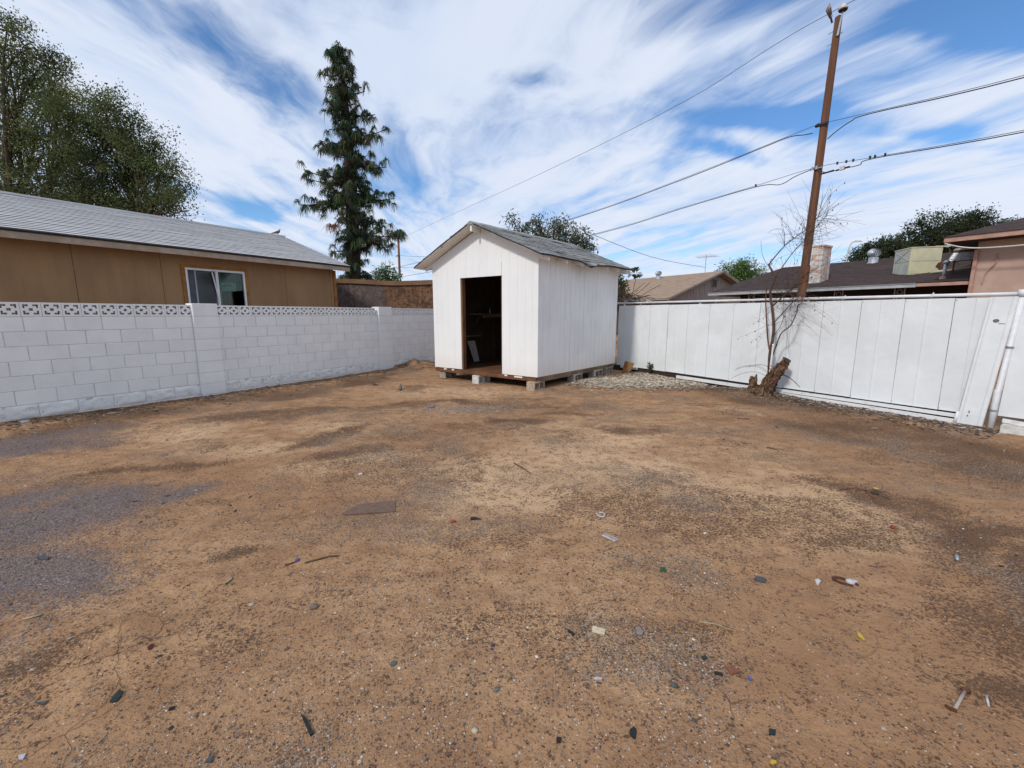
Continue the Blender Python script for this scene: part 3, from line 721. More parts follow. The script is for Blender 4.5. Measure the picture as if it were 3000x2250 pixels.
# ================================================================== STRAND BOARD FENCE BEHIND
ob = thing('strand_board_fence', 'tall weathered brown strand board fence beside the brown house', 'fence', (-6.6, 14.2, 0), R(-0.6))
px_ = 0.0
for i in range(5):
    m = MB().box(px_ + .004, px_ + 1.216, 0.0 + 0.004 * (i % 2), 0.02, 0.02, 2.50)
    m.build('strand_board', M['osb_grey'] if i < 2 else M['osb_brown'], ob); px_ += 1.22
cb = MB(); N_ = 24
for i in range(N_):
    xa, xb = px_ * i / N_, px_ * (i + 1) / N_
    sa, sb = [-0.05 * math.exp(-((x_ - 2.6) / 1.0) ** 2) + 0.02 * math.sin(x_ * 1.3) for x_ in (xa, xb)]
    cb.hexa([(xa, -0.05, 2.46 + sa), (xb, -0.05, 2.46 + sb), (xb, -0.005, 2.46 + sb), (xa, -0.005, 2.46 + sa), (xa, -0.05, 2.60 + sa), (xb, -0.05, 2.60 + sb), (xb, 0.05, 2.60 + sb), (xa, 0.05, 2.60 + sa)])
cb.build('cap_board', M['cap_board'], ob)
for i in range(6): MB().box(i * 1.2, i * 1.2 + .09, 0.03, 0.12, 0, 2.45).build('post', M['dark_wood'], ob)
# ================================================================== WHITE SHED
SB = Vector((-1.804, 9.870, 0.0)); SAng = math.atan2(-0.592, 0.806)
SW, SLn = 2.851, 3.232
def S(a, b, z): return (a + 0.074 * b, 0.997 * b, z)
shed = thing('garden_shed', 'white wooden shed with gable roof and open doorway raised on concrete blocks', 'shed', SB, SAng)
ZB = 0.262; APX = SW / 2; PZ = 3.225; PS = 0.44
def gz_(a): return PZ - PS * abs(a - APX)
def board(poly, name, mat, y0=0.0, y1=0.016):
    m = MB(); m.prism(poly, 1, y0, y1, T=lambda a, b, z: S(a, b, z)); return m.build(name, mat, shed)
# front boards: run from the sill to the rake, broken by the doorway
DA0, DA1, DZ1, HZ1 = 0.852, 1.986, 2.237, 2.498
eds = [0.0, 0.135, 0.285, 0.474, 0.66, 0.852]
g = 0.0010
def rake(a0, a1, z0, mat, name='siding_board', y=0.0):
    top = [(a1, gz_(a1) - 0.005), (a0, gz_(a0) - 0.005)]
    if a0 < APX < a1: top.insert(1, (APX, PZ - 0.005))
    board([(a0, z0), (a1, z0)] + top, name, mat, y, y + 0.016)
for a0, a1 in zip(eds[:-1], eds[1:]): rake(a0 + g, a1 - g, ZB - 0.004 * (a0 < .3), M['shed_front'])
eds = [1.986, 2.184, 2.369, 2.555, 2.725, 2.851]
for a0, a1 in zip(eds[:-1], eds[1:]): rake(a0 + g, a1 - g, ZB - 0.010, M['shed_front'])
nb = 6
for i in range(nb):
    a0 = DA0 + (DA1 - DA0) * i / nb; a1 = DA0 + (DA1 - DA0) * (i + 1) / nb
    rake(a0 + g, a1 - g, HZ1 + 0.004, M['shed_front'])
    m = MB().prism([(a0 + g, DZ1), (a1 - g, DZ1), (a1 - g, HZ1), (a0 + g, HZ1)], 1, -0.012, 0.003, T=S); m.build('header_board', M['shed_front'], shed)
bk = MB()   # backing behind the grooves
bk.prism([(0, ZB), (DA0, ZB), (DA0, gz_(DA0)), (0, gz_(0))], 1, 0.003, 0.020, T=S)
bk.prism([(DA1, ZB), (SW, ZB), (SW, gz_(SW)), (DA1, gz_(DA1))], 1, 0.003, 0.020, T=S)
bk.prism([(DA0, DZ1), (DA1, DZ1), (DA1, gz_(DA1)), (APX, PZ), (DA0, gz_(DA0))], 1, 0.003, 0.020, T=S)
bk.build('front_backing', M['shed_front'], shed)
# right side boards
gs = [0.0, .169, .378, .551, .729, .927, 1.127, 1.309, 1.476, 1.658, 1.819, 2.012, 2.21, 2.374, 2.536, 2.72, 2.877, 3.039, 3.232]
ztop = gz_(SW) - 0.02
for i, (b0, b1) in enumerate(zip(gs[:-1], gs[1:])):
    wide = 0.0045 if i in (5, 6, 11) else 0.0022
    m = MB(); m.prism([(b0 + (wide if i != 5 else .0022), ZB - 0.006), (b1 - wide, ZB - 0.006), (b1 - wide, ztop), (b0 + wide, ztop)], 0, SW - 0.012, SW + 0.004 + rnd.uniform(0, .003), T=S)
    m.build('siding_board', M['shed_side'], shed)
MB().prism([(0.02, ZB), (SLn, ZB), (SLn, ztop), (0.02, ztop)], 0, SW - 0.022, SW - 0.002, T=S).build('side_backing', M['mortar'], shed)
# left and rear walls
MB().prism([(0.02, ZB), (SLn, ZB), (SLn, ztop), (0.02, ztop)], 0, 0.0, 0.016, T=S).build('left_wall', M['shed_side'], shed)
MB().prism([(0.02, ZB), (SW - .02, ZB), (SW - .02, gz_(SW)), (APX, PZ - .01), (0.02, gz_(0))], 1, SLn - 0.016, SLn, T=S).build('rear_wall', M['shed_side'], shed)
# dim inside lining, studs, floor
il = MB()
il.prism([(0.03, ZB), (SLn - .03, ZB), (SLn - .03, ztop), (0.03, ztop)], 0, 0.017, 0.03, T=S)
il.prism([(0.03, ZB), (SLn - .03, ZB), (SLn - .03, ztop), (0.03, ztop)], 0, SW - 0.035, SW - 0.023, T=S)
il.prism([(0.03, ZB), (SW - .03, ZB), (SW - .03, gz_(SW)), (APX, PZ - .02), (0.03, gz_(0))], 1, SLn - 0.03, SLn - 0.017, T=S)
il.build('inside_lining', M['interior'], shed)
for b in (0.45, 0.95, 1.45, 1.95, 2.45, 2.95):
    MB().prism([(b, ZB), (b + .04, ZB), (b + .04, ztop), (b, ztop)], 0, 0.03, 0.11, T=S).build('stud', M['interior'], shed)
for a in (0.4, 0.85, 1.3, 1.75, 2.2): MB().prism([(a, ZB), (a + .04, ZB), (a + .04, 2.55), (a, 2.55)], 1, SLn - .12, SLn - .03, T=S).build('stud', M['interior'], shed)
fl = MB().box(0.03, SW - .03, 0.022, SLn - .03, 0.238, 0.252, T=S); fl.build('floor', M['raw_wood'], shed)
# door jambs
MB().box(DA0 - 0.002, DA0 + 0.036, 0.0205, 0.11, 0.253, DZ1, T=S).build('door_jamb', M['raw_wood'], shed)
MB().box(DA1 - 0.036, DA1 + 0.002, 0.0205, 0.11, 0.253, DZ1, T=S).build('door_jamb', M['raw_wood'], shed)
# rim joists and skids
MB().box(0.02, SW - .02, -0.004, 0.036, 0.165, 0.2365, T=S).build('front_joist', M['raw_wood'], shed)
MB().box(DA0 - .1, DA1 + .05, -0.012, -0.005, 0.178, 0.250, T=S).build('threshold', M['raw_wood'], shed)
MB().box(SW - .055, SW - .004, 0.04, SLn, 0.205, 0.256, T=S).build('side_joist', M['skid'], shed)
MB().box(SW - .07, SW - .012, 0.04, SLn - .02, 0.150, 0.203, T=S).build('skid', M['skid'], shed)
MB().box(0.01, .06, 0.04, SLn, 0.16, 0.256, T=S).build('side_joist', M['skid'], shed)
MB().box(1.33, 1.43, 0.0, 0.09, 0.19, 0.1645 + .07, T=lambda a, b, z: S(a, b + .05, z)).build('support_post', M['raw_wood'], shed)
for a0, a1, z in ((2.05, 2.12, .245), (2.3, 2.5, .24), (.3, .38, .248), (.55, .62, .246)):
    MB().box(a0, a1, -0.010, -0.0045, z - .03, z, T=S).build('paint_flake', M['shed_front'], shed)
# roof
OV = 0.275; OB = 0.30; OS = 0.255
def roof_side(sg):
    """sg=+1 right slope, -1 left; returns map from (run from ridge r, along b, lift) to local"""
    def f(r, b, l):
        wav = 0.010 * math.sin(b * 2.3 + sg) + 0.008 * math.sin(b * 5.1 + 2 * sg)
        sag = 0.0
        k = max(0.0, (r - 0.9) / 0.8)
        sag -= 0.030 * k * math.exp(-((b - 1.45) / 0.35) ** 2) if sg > 0 else 0.02 * k * math.exp(-((b + .1) / 0.3) ** 2)
        return S(APX + sg * r, b, PZ + 0.022 - PS * r + l + sag + wav * k)
    return f
RUN = APX + OS
for sg in (1, -1):
    f = roof_side(sg); m = MB(); n = 16
    for i in range(n):
        b0 = -OV + (SLn + OV + OB) * i / n; b1 = -OV + (SLn + OV + OB) * (i + 1) / n
        rs = [0, .6, 1.1, 1.4, RUN]
        for r0, r1 in zip(rs[:-1], rs[1:]):
            p = [f(r0, b0, 0), f(r1, b0, 0), f(r1, b1, 0), f(r0, b1, 0), f(r0, b0, .016), f(r1, b0, .016), f(r1, b1, .016), f(r0, b1, .016)]
            m.add(p, [(0, 3, 2, 1), (4, 5, 6, 7)] + ([(0, 1, 5, 4)] if i == 0 else []) + ([(2, 3, 7, 6)] if i == n - 1 else []) + ([(1, 2, 6, 5)] if r1 == RUN else []))
    m.build('roof_sheathing', M['shed_soffit'], shed)
    # felt showing black along the edges
    m = MB()
    bl = [-OV - .012 + (SLn + OV + OB + .024) * i / 40 for i in range(41)]
    for b0, b1 in zip(bl[:-1], bl[1:]):
        j0, j1 = [0.012 * vnoise(np.array(b * 6.0), np.array(sg * 3.0), 4) for b in (b0, b1)]
        dr0, dr1 = [(0.05 * math.exp(-((b - 1.42) / .13) ** 2) if sg > 0 else 0.0) for b in (b0, b1)]
        p = [f(RUN - .25, b0, .017), f(RUN + .02 + float(j0), b0, .010 - dr0), f(RUN + .02 + float(j1), b1, .010 - dr1), f(RUN - .25, b1, .017)]
        q_ = [f(RUN - .25, b0, .028), f(RUN + .02 + float(j0), b0, .027 - dr0), f(RUN + .02 + float(j1), b1, .027 - dr1), f(RUN - .25, b1, .028)]
        m.add(p + q_, [(0, 3, 2, 1), (4, 5, 6, 7), (1, 2, 6, 5), (0, 1, 5, 4), (3, 0, 4, 7)])
    rr = [RUN * i / 14 for i in range(15)]
    for bb, bi in ((-OV - .012, -OV + .15), (SLn + OB + .012, SLn + OB - .15)):
        for r0, r1 in zip(rr[:-1], rr[1:]):
            w0, w1 = [0.012 * float(vnoise(np.array(r * 7.0), np.array(bb), 8)) for r in (r0, r1)]
            p = [f(r0, bb + w0, .012), f(r1, bb + w1, .012), f(r1, bi, .0175), f(r0, bi, .0175), f(r0, bb + w0, .036), f(r1, bb + w1, .036), f(r1, bi, .0285), f(r0, bi, .0285)]
            m.add(p, [(0, 3, 2, 1), (4, 5, 6, 7), (0, 1, 5, 4), (1, 2, 6, 5), (3, 0, 4, 7)])
    m.build('felt_edge', M['black_felt'], shed)
    # shingles, one by one
    EX = 0.14; tw = 0.305
    nrow = int(RUN / EX) + 1
    for row in range(nrow):
        r1 = RUN + 0.015 - row * EX
        r0 = max(0.0, r1 - EX - 0.04)
        b = -OV - (tw / 2 if row % 2 else 0)
        while b < SLn + OB - 0.02:
            b0, b1 = max(b, -OV - .005) + .003, min(b + tw, SLn + OB + .005) - .003
            if b1 - b0 > 0.04:
                c = rnd.uniform(0, .008) + (0.018 * rnd.random() if rnd.random() < .12 else 0)
                l0 = .030 + 0.0004 * row; t = .006
                hang = 0.04 * math.exp(-((b0 - 1.42) / .2) ** 2) if (row == 0 and sg > 0) else 0
                p = [f(r0, b0, l0), f(r1, b0, l0 + .008 + c - hang), f(r1, b1, l0 + .008 + c * rnd.random() - hang), f(r0, b1, l0)]
                q_ = [(x_, y_, z_ + t) for x_, y_, z_ in p]
                m = MB(); m.hexa(p + q_) if sg > 0 else m.hexa([p[0], p[3], p[2], p[1], q_[0], q_[3], q_[2], q_[1]])
                m.build('shingle', M['shed_shingle'], shed)
            b += tw
rc = MB()
for i in range(12):
    b0 = -OV - .01 + (SLn + OV + OB) * i / 12; b1 = -OV - .01 + (SLn + OV + OB) * (i + 1) / 12 + .02
    fr, fl_ = roof_side(1), roof_side(-1)
    t = .046 + .004 * (i % 2)
    rc.add([fl_(.13, b0, t), fr(0, b0, t + .012), fr(.13, b0, t), fl_(.13, b1, t), fr(0, b1, t + .012), fr(.13, b1, t)], [(0, 1, 4, 3), (1, 2, 5, 4), (0, 2, 1), (3, 4, 5)])
rc.build('ridge_cap', M['shed_shingle'], shed)
MB().box(APX - .02, APX + .02, -OV + .02, -0.002, PZ - .115, PZ + .005, T=S).build('ridge_beam', M['shed_front'], shed)
for b in (0.02, 0.62, 1.20, 1.75, 2.27, 2.80, 3.20):
    for sg in (1, -1):
        e0 = APX + .005; e1 = RUN - .03
        p = [(e0, PZ - PS * e0 - .085), (e1, PZ - PS * e1 - .055), (e1, PZ - PS * e1 + .016), (e0, PZ - PS * e0 + .016)]
        m = MB(); m.prism([(APX + sg * r, z) for r, z in p], 1, b - .019, b + .019, T=S); m.build('rafter_tail', M['shed_front'], shed)
fl2 = MB(); fl2.box(APX + 1.43, APX + 1.60, SLn + .0, SLn + OB - .02, gz_(SW + .1) - .10, gz_(SW + .1) - .03, T=S); fl2.build('rear_outrigger', M['shed_front'], shed)

# things inside the shed
def Sw(a, b, z):
    l = Vector(S(a, b, z)); c, n = math.cos(SAng), math.sin(SAng); return Vector((SB.x + l.x * c - l.y * n, SB.y + l.x * n + l.y * c, l.z))
MB().box(.0305, .10, .12, SLn - .05, .2535, .30, T=S).build('bottom_plate', M['interior'], shed)
MB().box(.0305, .115, .5, 1.42, .915, .955, T=S).build('cross_piece', M['skid'], shed)
shelf = thing('shelf', 'rough wooden shelf along the inner left wall of the shed', 'shelf', Sw(0, 0, 0), SAng)
MB().box(.115, .42, 1.0, 2.6, 1.46, 1.49, T=S).build('shelf_board', M['skid'], shelf)
MB().box(.425, .455, 1.15, 2.3, 1.40, 1.475, T=lambda a, b, z: S(a, b, z + (b - 1.7) * .03)).build('front_lip', M['skid'], shelf)
for b in (1.1, 2.4): MB().hexa([S(.115, b, 1.15), S(.15, b, 1.15), S(.15, b + .04, 1.15), S(.115, b + .04, 1.15), S(.38, b, 1.455), S(.42, b, 1.455), S(.42, b + .04, 1.455), S(.38, b + .04, 1.455)]).build('bracket', M['interior'], shelf)
bt = MB(); c = S(.25, 1.60, 1.4905); bt.lathe([(.022, 0), (.024, .07), (.010, .10), (.010, .14), (.012, .15)], 10, c)
tag(bt.build('bottle', M['gutter'], None, True, SB, (0, 0, SAng)), 'thin pale bottle standing on the shelf inside the shed', 'bottle')
pb = MB(); pb.hexa([S(.20, 1.06, .303), S(.20, 1.24, .303), S(.215, 1.24, .303), S(.215, 1.06, .303), S(.125, .92, .82), S(.125, 1.17, .82), S(.14, 1.17, .82), S(.14, .92, .82)])
tag(pb.build('loose_white_board', M['cmu_white'], None, False, SB, (0, 0, SAng)), 'white board leaning on the inner left wall just inside the shed doorway', 'board')
MB().box(.10, .24, .95, 1.4, .2535, .302, T=S).build('floor_block', M['interior'], shed)
# concrete blocks under the shed
def cmu(label, a, b, zb, mat, rz=0.0, broken=False, hh=.185):
    c = Sw(a, b, 0); t = thing('concrete_block', label, 'concrete block', (c.x, c.y, zb), SAng + R(rz), 'concrete blocks holding up the shed')
    L_, D_, w = .39, .19, .032      # length runs back along the shed side, cores run across it
    m = MB()
    m.box(-D_, 0, 0, L_, hh - w, hh); m.box(-D_, 0, 0, L_, 0, w)
    m.box(-D_, 0, 0, w, w, hh - w); m.box(-D_, 0, L_ - w, L_, w, hh - w)
    o = m.build('block_shell', mat, t)
    md = o.modifiers.new('bevel', 'BEVEL'); md.width = .006; md.segments = 1
    if broken:
        MB().hexa([(-D_ + .01, .17, w), (-.01, .2, w), (-.01, .23, w), (-D_ + .01, .2, w), (-D_ + .01, .19, .12), (-.03, .15, .13), (-.03, .18, .14), (-D_ + .01, .22, .13)]).build('broken_web', mat, t)
    else: MB().box(-D_ + .004, -.004, L_ / 2 - .016, L_ / 2 + .016, w, hh - w).build('web', mat, t)
    return t
cmu('tan concrete block under the near front corner of the shed', 2.86, -0.10, -0.02, M['cmu_tan'], 1)
cmu('whitewashed concrete block under the middle of the shed doorway', 1.40, -0.07, -0.02, M['cmu_white'], -2)
cmu('grey concrete block under the far left front corner of the shed', 0.30, 0.03, 0.0, M['cmu'], 2)
cmu('concrete block with a broken web, second along the right side of the shed', 2.90, 1.30, -0.015, M['cmu'], 3, True)
cmu('concrete block third along the right side of the shed', 2.90, 2.18, -0.01, M['cmu'], -2)
cmu('concrete block under the rear right corner of the shed', 2.88, 2.78, -0.005, M['cmu'], 2)
cmu('shadowed concrete block far under the middle of the shed', 1.45, 1.5, 0.0, M['cmu'], 4)
def at(px, py, Y):      # where the sight line through that spot of the photograph meets depth Y (used to measure the far background)
    a = (px - 1500) / 1240; b = (py - 1125) / 1240; p = R(9.342)
    d = (a, math.cos(p) - b * math.sin(p), -math.sin(p) - b * math.cos(p)); k = Y / d[1]
    return (d[0] * k, Y, 1.47 + d[2] * k)
# ================================================================== SHEET METAL FENCE (local x grows towards the camera's right)
fence = thing('sheet_metal_fence', 'white painted sheet metal fence under a pipe rail on the right', 'fence', Fp(0, 0, 0), FA)
def panel(x0, x1, z0, z1, lean=0.0, skew=0.0, y=0.0, seed=0, parent=None, name='metal_panel', edge_ribs=False):
    """a pan: turned-back edges, a raised rib down the middle, gently dented skin"""
    w = x1 - x0; rb = w / 2
    prof = [(0.0, 0.016), (0.003, 0.002), (0.007, 0.0), (rb - .016, 0.0), (rb - .010, -0.006), (rb + .004, -0.006), (rb + .010, 0.0), (w - .007, 0.0), (w - .003, 0.002), (w - .0005, 0.014)]
    if edge_ribs: prof = [(0.0, 0.030), (0.003, 0.0), (.030, 0.0), (.036, -.008), (.044, -.008), (.05, 0), (w - .05, 0), (w - .044, -.008), (w - .036, -.008), (w - .03, 0), (w - .003, 0.0), (w, 0.024)]
    nz = 12; m = MB(); n = len(prof)
    for k in range(nz + 1):
        z = z0 + (z1 - z0) * k / nz
        for px, py in prof:
            d = 0.010 * float(fbm(np.array((x0 + px) * 2.3 + seed), np.array(z * 2.0), 2, seed)) if 0 < k < nz else 0
            m.v.append((x0 + px + skew * (z - z1), y + py + d - lean * (z1 - z), z))
    for k in range(nz):
        for i in range(n - 1):
            m.f.append((k * n + i, k * n + i + 1, (k + 1) * n + i + 1, (k + 1) * n + i))
    o = m.build(name, M['sheet'], parent, smooth=False)
    return o
jn = [-(.459 + .523 * k) for k in range(13)]
for k in range(len(jn) - 1):
    x1, x0 = jn[k], jn[k + 1]
    sk = {9: .004, 10: 0.010, 11: 0.012}.get(k, -.004)
    panel(x0 + .001, x1 - .001, .140 + rnd.uniform(-.006, .006), 1.69 + rnd.uniform(-.004, .004), rnd.uniform(-.003, .004), sk, rnd.uniform(-.0015, .0015), k, fence)
panel(-.458, -.03, .140, 1.685, 0.0, -.004, 0.004, 31, fence)
for k, (x0, x1) in enumerate(((.14, .66), (.662, 1.18), (1.185, 1.70), (1.705, 2.22))): panel(x0, x1, .168, 1.69, 0, 0.018 if k == 0 else 0.012, .01, 40 + k, fence)
# screws along the panel feet
sc_ = MB()
for j in jn:
    for zz in (.17, 1.66): sc_.lathe([(.006, 0), (.005, .004)], 6, (0, 0, 0), T=lambda x_, y_, z_, j=j, zz=zz: (j + .02 + x_, -.004 - z_, zz + y_))
sc_.build('screws', M['galv'], fence)
# loose panel hanging slantwise in front of the gap
lp = thing('loose_metal_panel', 'loose slanting white metal panel with a punched hole, leaning on the fence gap', 'metal panel', Fp(0, 0, 0), FA)
lo = panel(-.127, .118, .012, 1.69, 0.035, 0.058, -0.05, 5, lp, 'panel_sheet', True)
ht = MB(); ht.lathe([(.022, 0.0), (.020, .002)], 10, (0, 0, 0), T=lambda x_, y_, z_: (-.035 + x_ * 1.3, -.0655 - z_, 1.39 + y_)); ht.box(-.01, .045, -.067, -.0655, 1.352, 1.357); ht.build('punched_hole', M['hole'], lp)
ht = MB(); ht.box(-.125, -.115, -.1095, -.108, .17, .20); ht.box(-.132, -.124, -.1125, -.111, .12, .14); ht.build('rust_mark', M['rust'], lp)
# rail, posts
rail = MB(); rail.tube([(-7.4, .02, 1.758), (-3.3, .02, 1.742), (-1.2, .02, 1.73), (.10, .02, 1.724)], .024, 10); rail.build('top_rail', M['pipe'], fence, True)
rail = MB(); rail.tube([(.16, .02, 1.724), (2.6, .02, 1.72)], .024, 10); rail.build('top_rail', M['pipe'], fence, True)
for x_ in (-6.6, -4.4, -2.3):
    MB().tube([(x_, .06, -.1), (x_, .06, 1.72)], .024, 8).build('post', M['pipe'], fence, True)
ep = MB(); ep.tube([(.075, .0, -.1), (.08, 0.0, .5), (.088, .0, .505), (.135, 0.0, 1.70)], [.036, .036, .031, .031], 12); ep.tube([(.135, 0, 1.69), (.136, 0, 1.775)], .042, 12); ep.build('end_post', M['pipe'], fence, True)
for x_, z in ((.0765, .22), (.106, 1.05)):
    MB().tube([(x_ - .001, 0, z), (x_ + .001, 0, z + .02)], .042, 12).build('post_band', M['tie'], fence)
for x_ in (-6.55, -6.0, -4.0, -1.75, -2.9, -.7):
    z = 1.742
    tw_ = MB(); tw_.tube([(x_, -.008, z - .04), (x_ + .004, -.012, z), (x_ + .008, .02, z + .03), (x_ + .012, .05, z)], .005, 5); tw_.build('wire_tie', M['pipe'], fence)
# boards along the foot
MB().box(-2.62, -.25, -.05, -.005, .072, .118).build('foot_board', M['white_board'], fence)
bb = MB(); bb.hexa([(-2.70, -.075, .02), (-.24, -.09, .0), (-.24, -.045, .0), (-2.70, -.03, .02), (-2.70, -.075, .062), (-.24, -.09, .048), (-.24, -.045, .050), (-2.70, -.03, .064)]); bb.build('foot_board', M['white_board'], fence)
MB().box(-4.80, -2.95, -.06, -.01, .035, .095).build('foot_board', M['white_board'], fence)
MB().box(-6.55, -6.0, -.05, -.005, .09, .15).build('foot_board', M['white_board'], fence)
MB().box(-7.0, -.2, .03, .05, -.1, .14).build('backing_strip', M['porch_dark'], fence)
st = MB().tube([(-.245, -.10, -.03), (-.225, -.095, .17)], .017, 8); tag(st.build('short_stake', M['pipe'], None, True, Fp(0, 0, 0), (0, 0, FA)), 'short white pipe stake at the foot of the loose panel', 'stake')
# whitewashed blocks at the far right foot
t = thing('fallen_block', 'whitewashed hollow block half sunk under the far right fence panel', 'concrete block', Fp(.36, -.12, -.02), FA + R(4))
m = MB(); L_, w = .44, .035
m.box(-.17, .27, -.09, .09, 0, .02); m.box(-.17, .27, -.09, -.06, .02, .105); m.box(-.17, .27, .06, .09, .02, .105)
for a in (-.17, .035, .235): m.box(a, a + w, -.06, .06, .02, .105)
m.build('block_shell', M['cmu_white'], t)
m = MB(); m.box(.12, .9, -.03, .02, .0, .045, T=lambda x_, y_, z_: (x_, y_, z_ + .07 - .06 * x_)); tag(m.build('broken_board', M['white_board'], None, False, Fp(.05, -.0, .03), (0, 0, FA)), 'peeling white board end behind the sunk block at the right edge', 'board')

# ================================================================== STUMP AND DEAD SHRUB
def Fl(x_, off, z): return tuple(Fp(x_, off, z))
stump = thing('tree_stump', 'ragged leaning tree stump with sawn end in front of the metal fence', 'stump', Fl(-2.68, -.3, .03), FA)
def log(path, rad, n, amp, seed, lo=None):
    m = MB(); P = [Vector(p) for p in path]; rings = []
    segs = []
    for i in range(len(P) - 1):
        for k in range(5): segs.append((P[i].lerp(P[i + 1], k / 5), rad[i] + (rad[i + 1] - rad[i]) * k / 5))
    segs.append((P[-1], rad[-1]))
    for i, (p, r) in enumerate(segs):
        d = (segs[min(i + 1, len(segs) - 1)][0] - segs[max(i - 1, 0)][0]).normalized()
        a = d.cross(Vector((0, 1, 0))).normalized(); b = a.cross(d).normalized()
        for k in range(n):
            an = 2 * math.pi * k / n
            rr_ = r * (1 + amp * float(fbm(np.array(3.2 * math.cos(an) + seed + i * .13), np.array(3.2 * math.sin(an) + i * .25), 3, seed)))
            m.v.append(tuple(p + (a * math.cos(an) + b * math.sin(an)) * rr_))
    for i in range(len(segs) - 1):
        for k in range(n): m.f.append((i * n + k, i * n + (k + 1) % n, (i + 1) * n + (k + 1) % n, (i + 1) * n + k))
    o = (len(segs) - 1) * n
    m.f.append(tuple(range(o, o + n)))
    return m
o_ = log([(0, 0, -.10), (.03, 0, .10), (.12, 0, .33), (.25, 0, .56), (.31, 0, .67)], [.145, .115, .088, .068, .056], 30, 1.1, 3)
o_.build('trunk', M['stump_bark'], stump)
end = MB(); n_ = 14
dd = Vector((.06, 0, .11)).normalized(); a_ = dd.cross(Vector((0, 1, 0))).normalized(); b2 = a_.cross(dd)
end.add([tuple(Vector((.31, 0, .672)) + dd * .003 + (a_ * math.cos(2 * math.pi * k / n_) + b2 * math.sin(2 * math.pi * k / n_)) * .056) for k in range(n_)], [tuple(range(n_))]); end.build('sawn_end', M['stump_cut'], stump)
log([(-.20, -.02, -.1), (-.22, -.02, .10), (-.24, -.02, .24), (-.27, -.02, .30)], [.10, .07, .05, .022], 12, .9, 9).build('broken_side_stem', M['stump_bark'], stump)
log([(-.20, -.02, .12), (-.18, -.02, .27), (-.17, -.02, .35)], [.04, .03, .008], 9, .8, 12).build('broken_side_stem', M['stump_bark'], stump)
log([(-.02, -.06, -.05), (-.14, -.12, .02), (-.30, -.2, -.02)], [.09, .07, .03], 10, .6, 14).build('root', M['stump_bark'], stump)
log([(.05, -.06, -.05), (.12, -.16, .0), (.2, -.3, -.04)], [.09, .06, .03], 10, .6, 15).build('root', M['stump_bark'], stump)
for k in range(44):   # hanging strips of bark
    h_ = rnd.uniform(.05, .55); cx = .03 + h_ * .45 + rnd.uniform(-.07, .06); r_ = .135 - h_ * .11
    m = MB(); x0 = cx; y0 = -r_ * rnd.uniform(.75, 1.15); L_ = rnd.uniform(.07, .18); wd = rnd.uniform(.012, .03); tl = rnd.uniform(-.02, .03)
    m.hexa([(x0, y0 - tl, h_ - L_ / 2), (x0 + wd, y0 - tl, h_ - L_ / 2), (x0 + wd, y0 + .012 - tl, h_ - L_ / 2), (x0, y0 + .012 - tl, h_ - L_ / 2),
            (x0 + L_ * .45, y0, h_ + L_ / 2), (x0 + L_ * .45 + wd, y0, h_ + L_ / 2), (x0 + L_ * .45 + wd, y0 + .012, h_ + L_ / 2), (x0 + L_ * .45, y0 + .012, h_ + L_ / 2)])
    m.build('bark_strip', M['stump_bark'] if k % 3 else M['red_bark'], stump)
shrub = thing('dead_shrub', 'bare dead shrub with thin twigs rising above the fence in front of the pole', 'shrub', Fl(-2.64, -.28, .2), FA)
B0 = Vector((-2.64, -.28, .2))
def loc(p, y=0.0): return Vector((p[0], -.28 + y, p[1])) - B0
def smooth_path(pts, n=5):
    P = [Vector(p) for p in pts]; r = []
    for i in range(len(P) - 1):
        p0, p1, p2, p3 = P[max(i - 1, 0)], P[i], P[i + 1], P[min(i + 2, len(P) - 1)]
        for k in range(n):
            t = k / n
            r.append(0.5 * ((2 * p1) + (p2 - p0) * t + (2 * p0 - 5 * p1 + 4 * p2 - p3) * t * t + (3 * p1 - p0 - 3 * p2 + p3) * t ** 3))
    r.append(P[-1]); return r
def stem(pts, r0, r1, mat, name='stem', n=7):
    P = smooth_path(pts); m = MB()
    m.tube(P, [r0 + (r1 - r0) * i / (len(P) - 1) for i in range(len(P))], n); m.build(name, mat, shrub, True); return P
main = stem([loc((-2.64, .25)), loc((-2.67, .72)), loc((-2.65, 1.01)), loc((-2.65, 1.23)), loc((-2.69, 1.49)), loc((-2.74, 1.70)), loc((-2.77, 1.88)), loc((-2.71, 2.02), -.03), loc((-2.73, 2.17), -.03), loc((-2.84, 2.35), -.02)], .028, .016, M['dry_twig'])
stem([loc((-2.63, .30), -.02), loc((-2.62, .6), -.03), loc((-2.62, .95), -.02)], .02, .014, M['white_board'])
s2 = stem([loc((-2.69, .85)), loc((-2.76, 1.05), .04), loc((-2.80, 1.27), .05), loc((-2.85, 1.71), .03), loc((-2.84, 1.95), 0)], .014, .009, M['red_bark'])
s3 = stem([loc((-2.62, .75)), loc((-2.55, .93), -.05), loc((-2.47, 1.15), -.08), loc((-2.34, 1.28), -.08), loc((-2.27, 1.51), -.06), loc((-2.27, 1.62), -.05), loc((-2.21, 1.66), -.05), loc((-2.24, 1.78), -.03)], .012, .006, M['dry_twig'])
s4 = stem([loc((-2.84, 2.34)), loc((-2.6, 2.64)), loc((-2.32, 2.86), .05), loc((-2.18, 3.05), .1)], .010, .003, M['dry_twig'])
s5 = stem([loc((-2.72, 2.10)), loc((-2.5, 2.5), .06), loc((-2.3, 2.75), .1), loc((-2.08, 3.05), .15)], .009, .003, M['dry_twig'])
s6 = stem([loc((-2.70, 1.62)), loc((-2.5, 1.80), -.04), loc((-2.36, 1.92), -.05), loc((-2.2, 2.15), -.02)], .012, .004, M['dry_twig'])
s7 = stem([loc((-2.67, 1.30)), loc((-2.45, 1.62), .05), loc((-2.3, 1.8), .08)], .009, .003, M['dry_twig'])
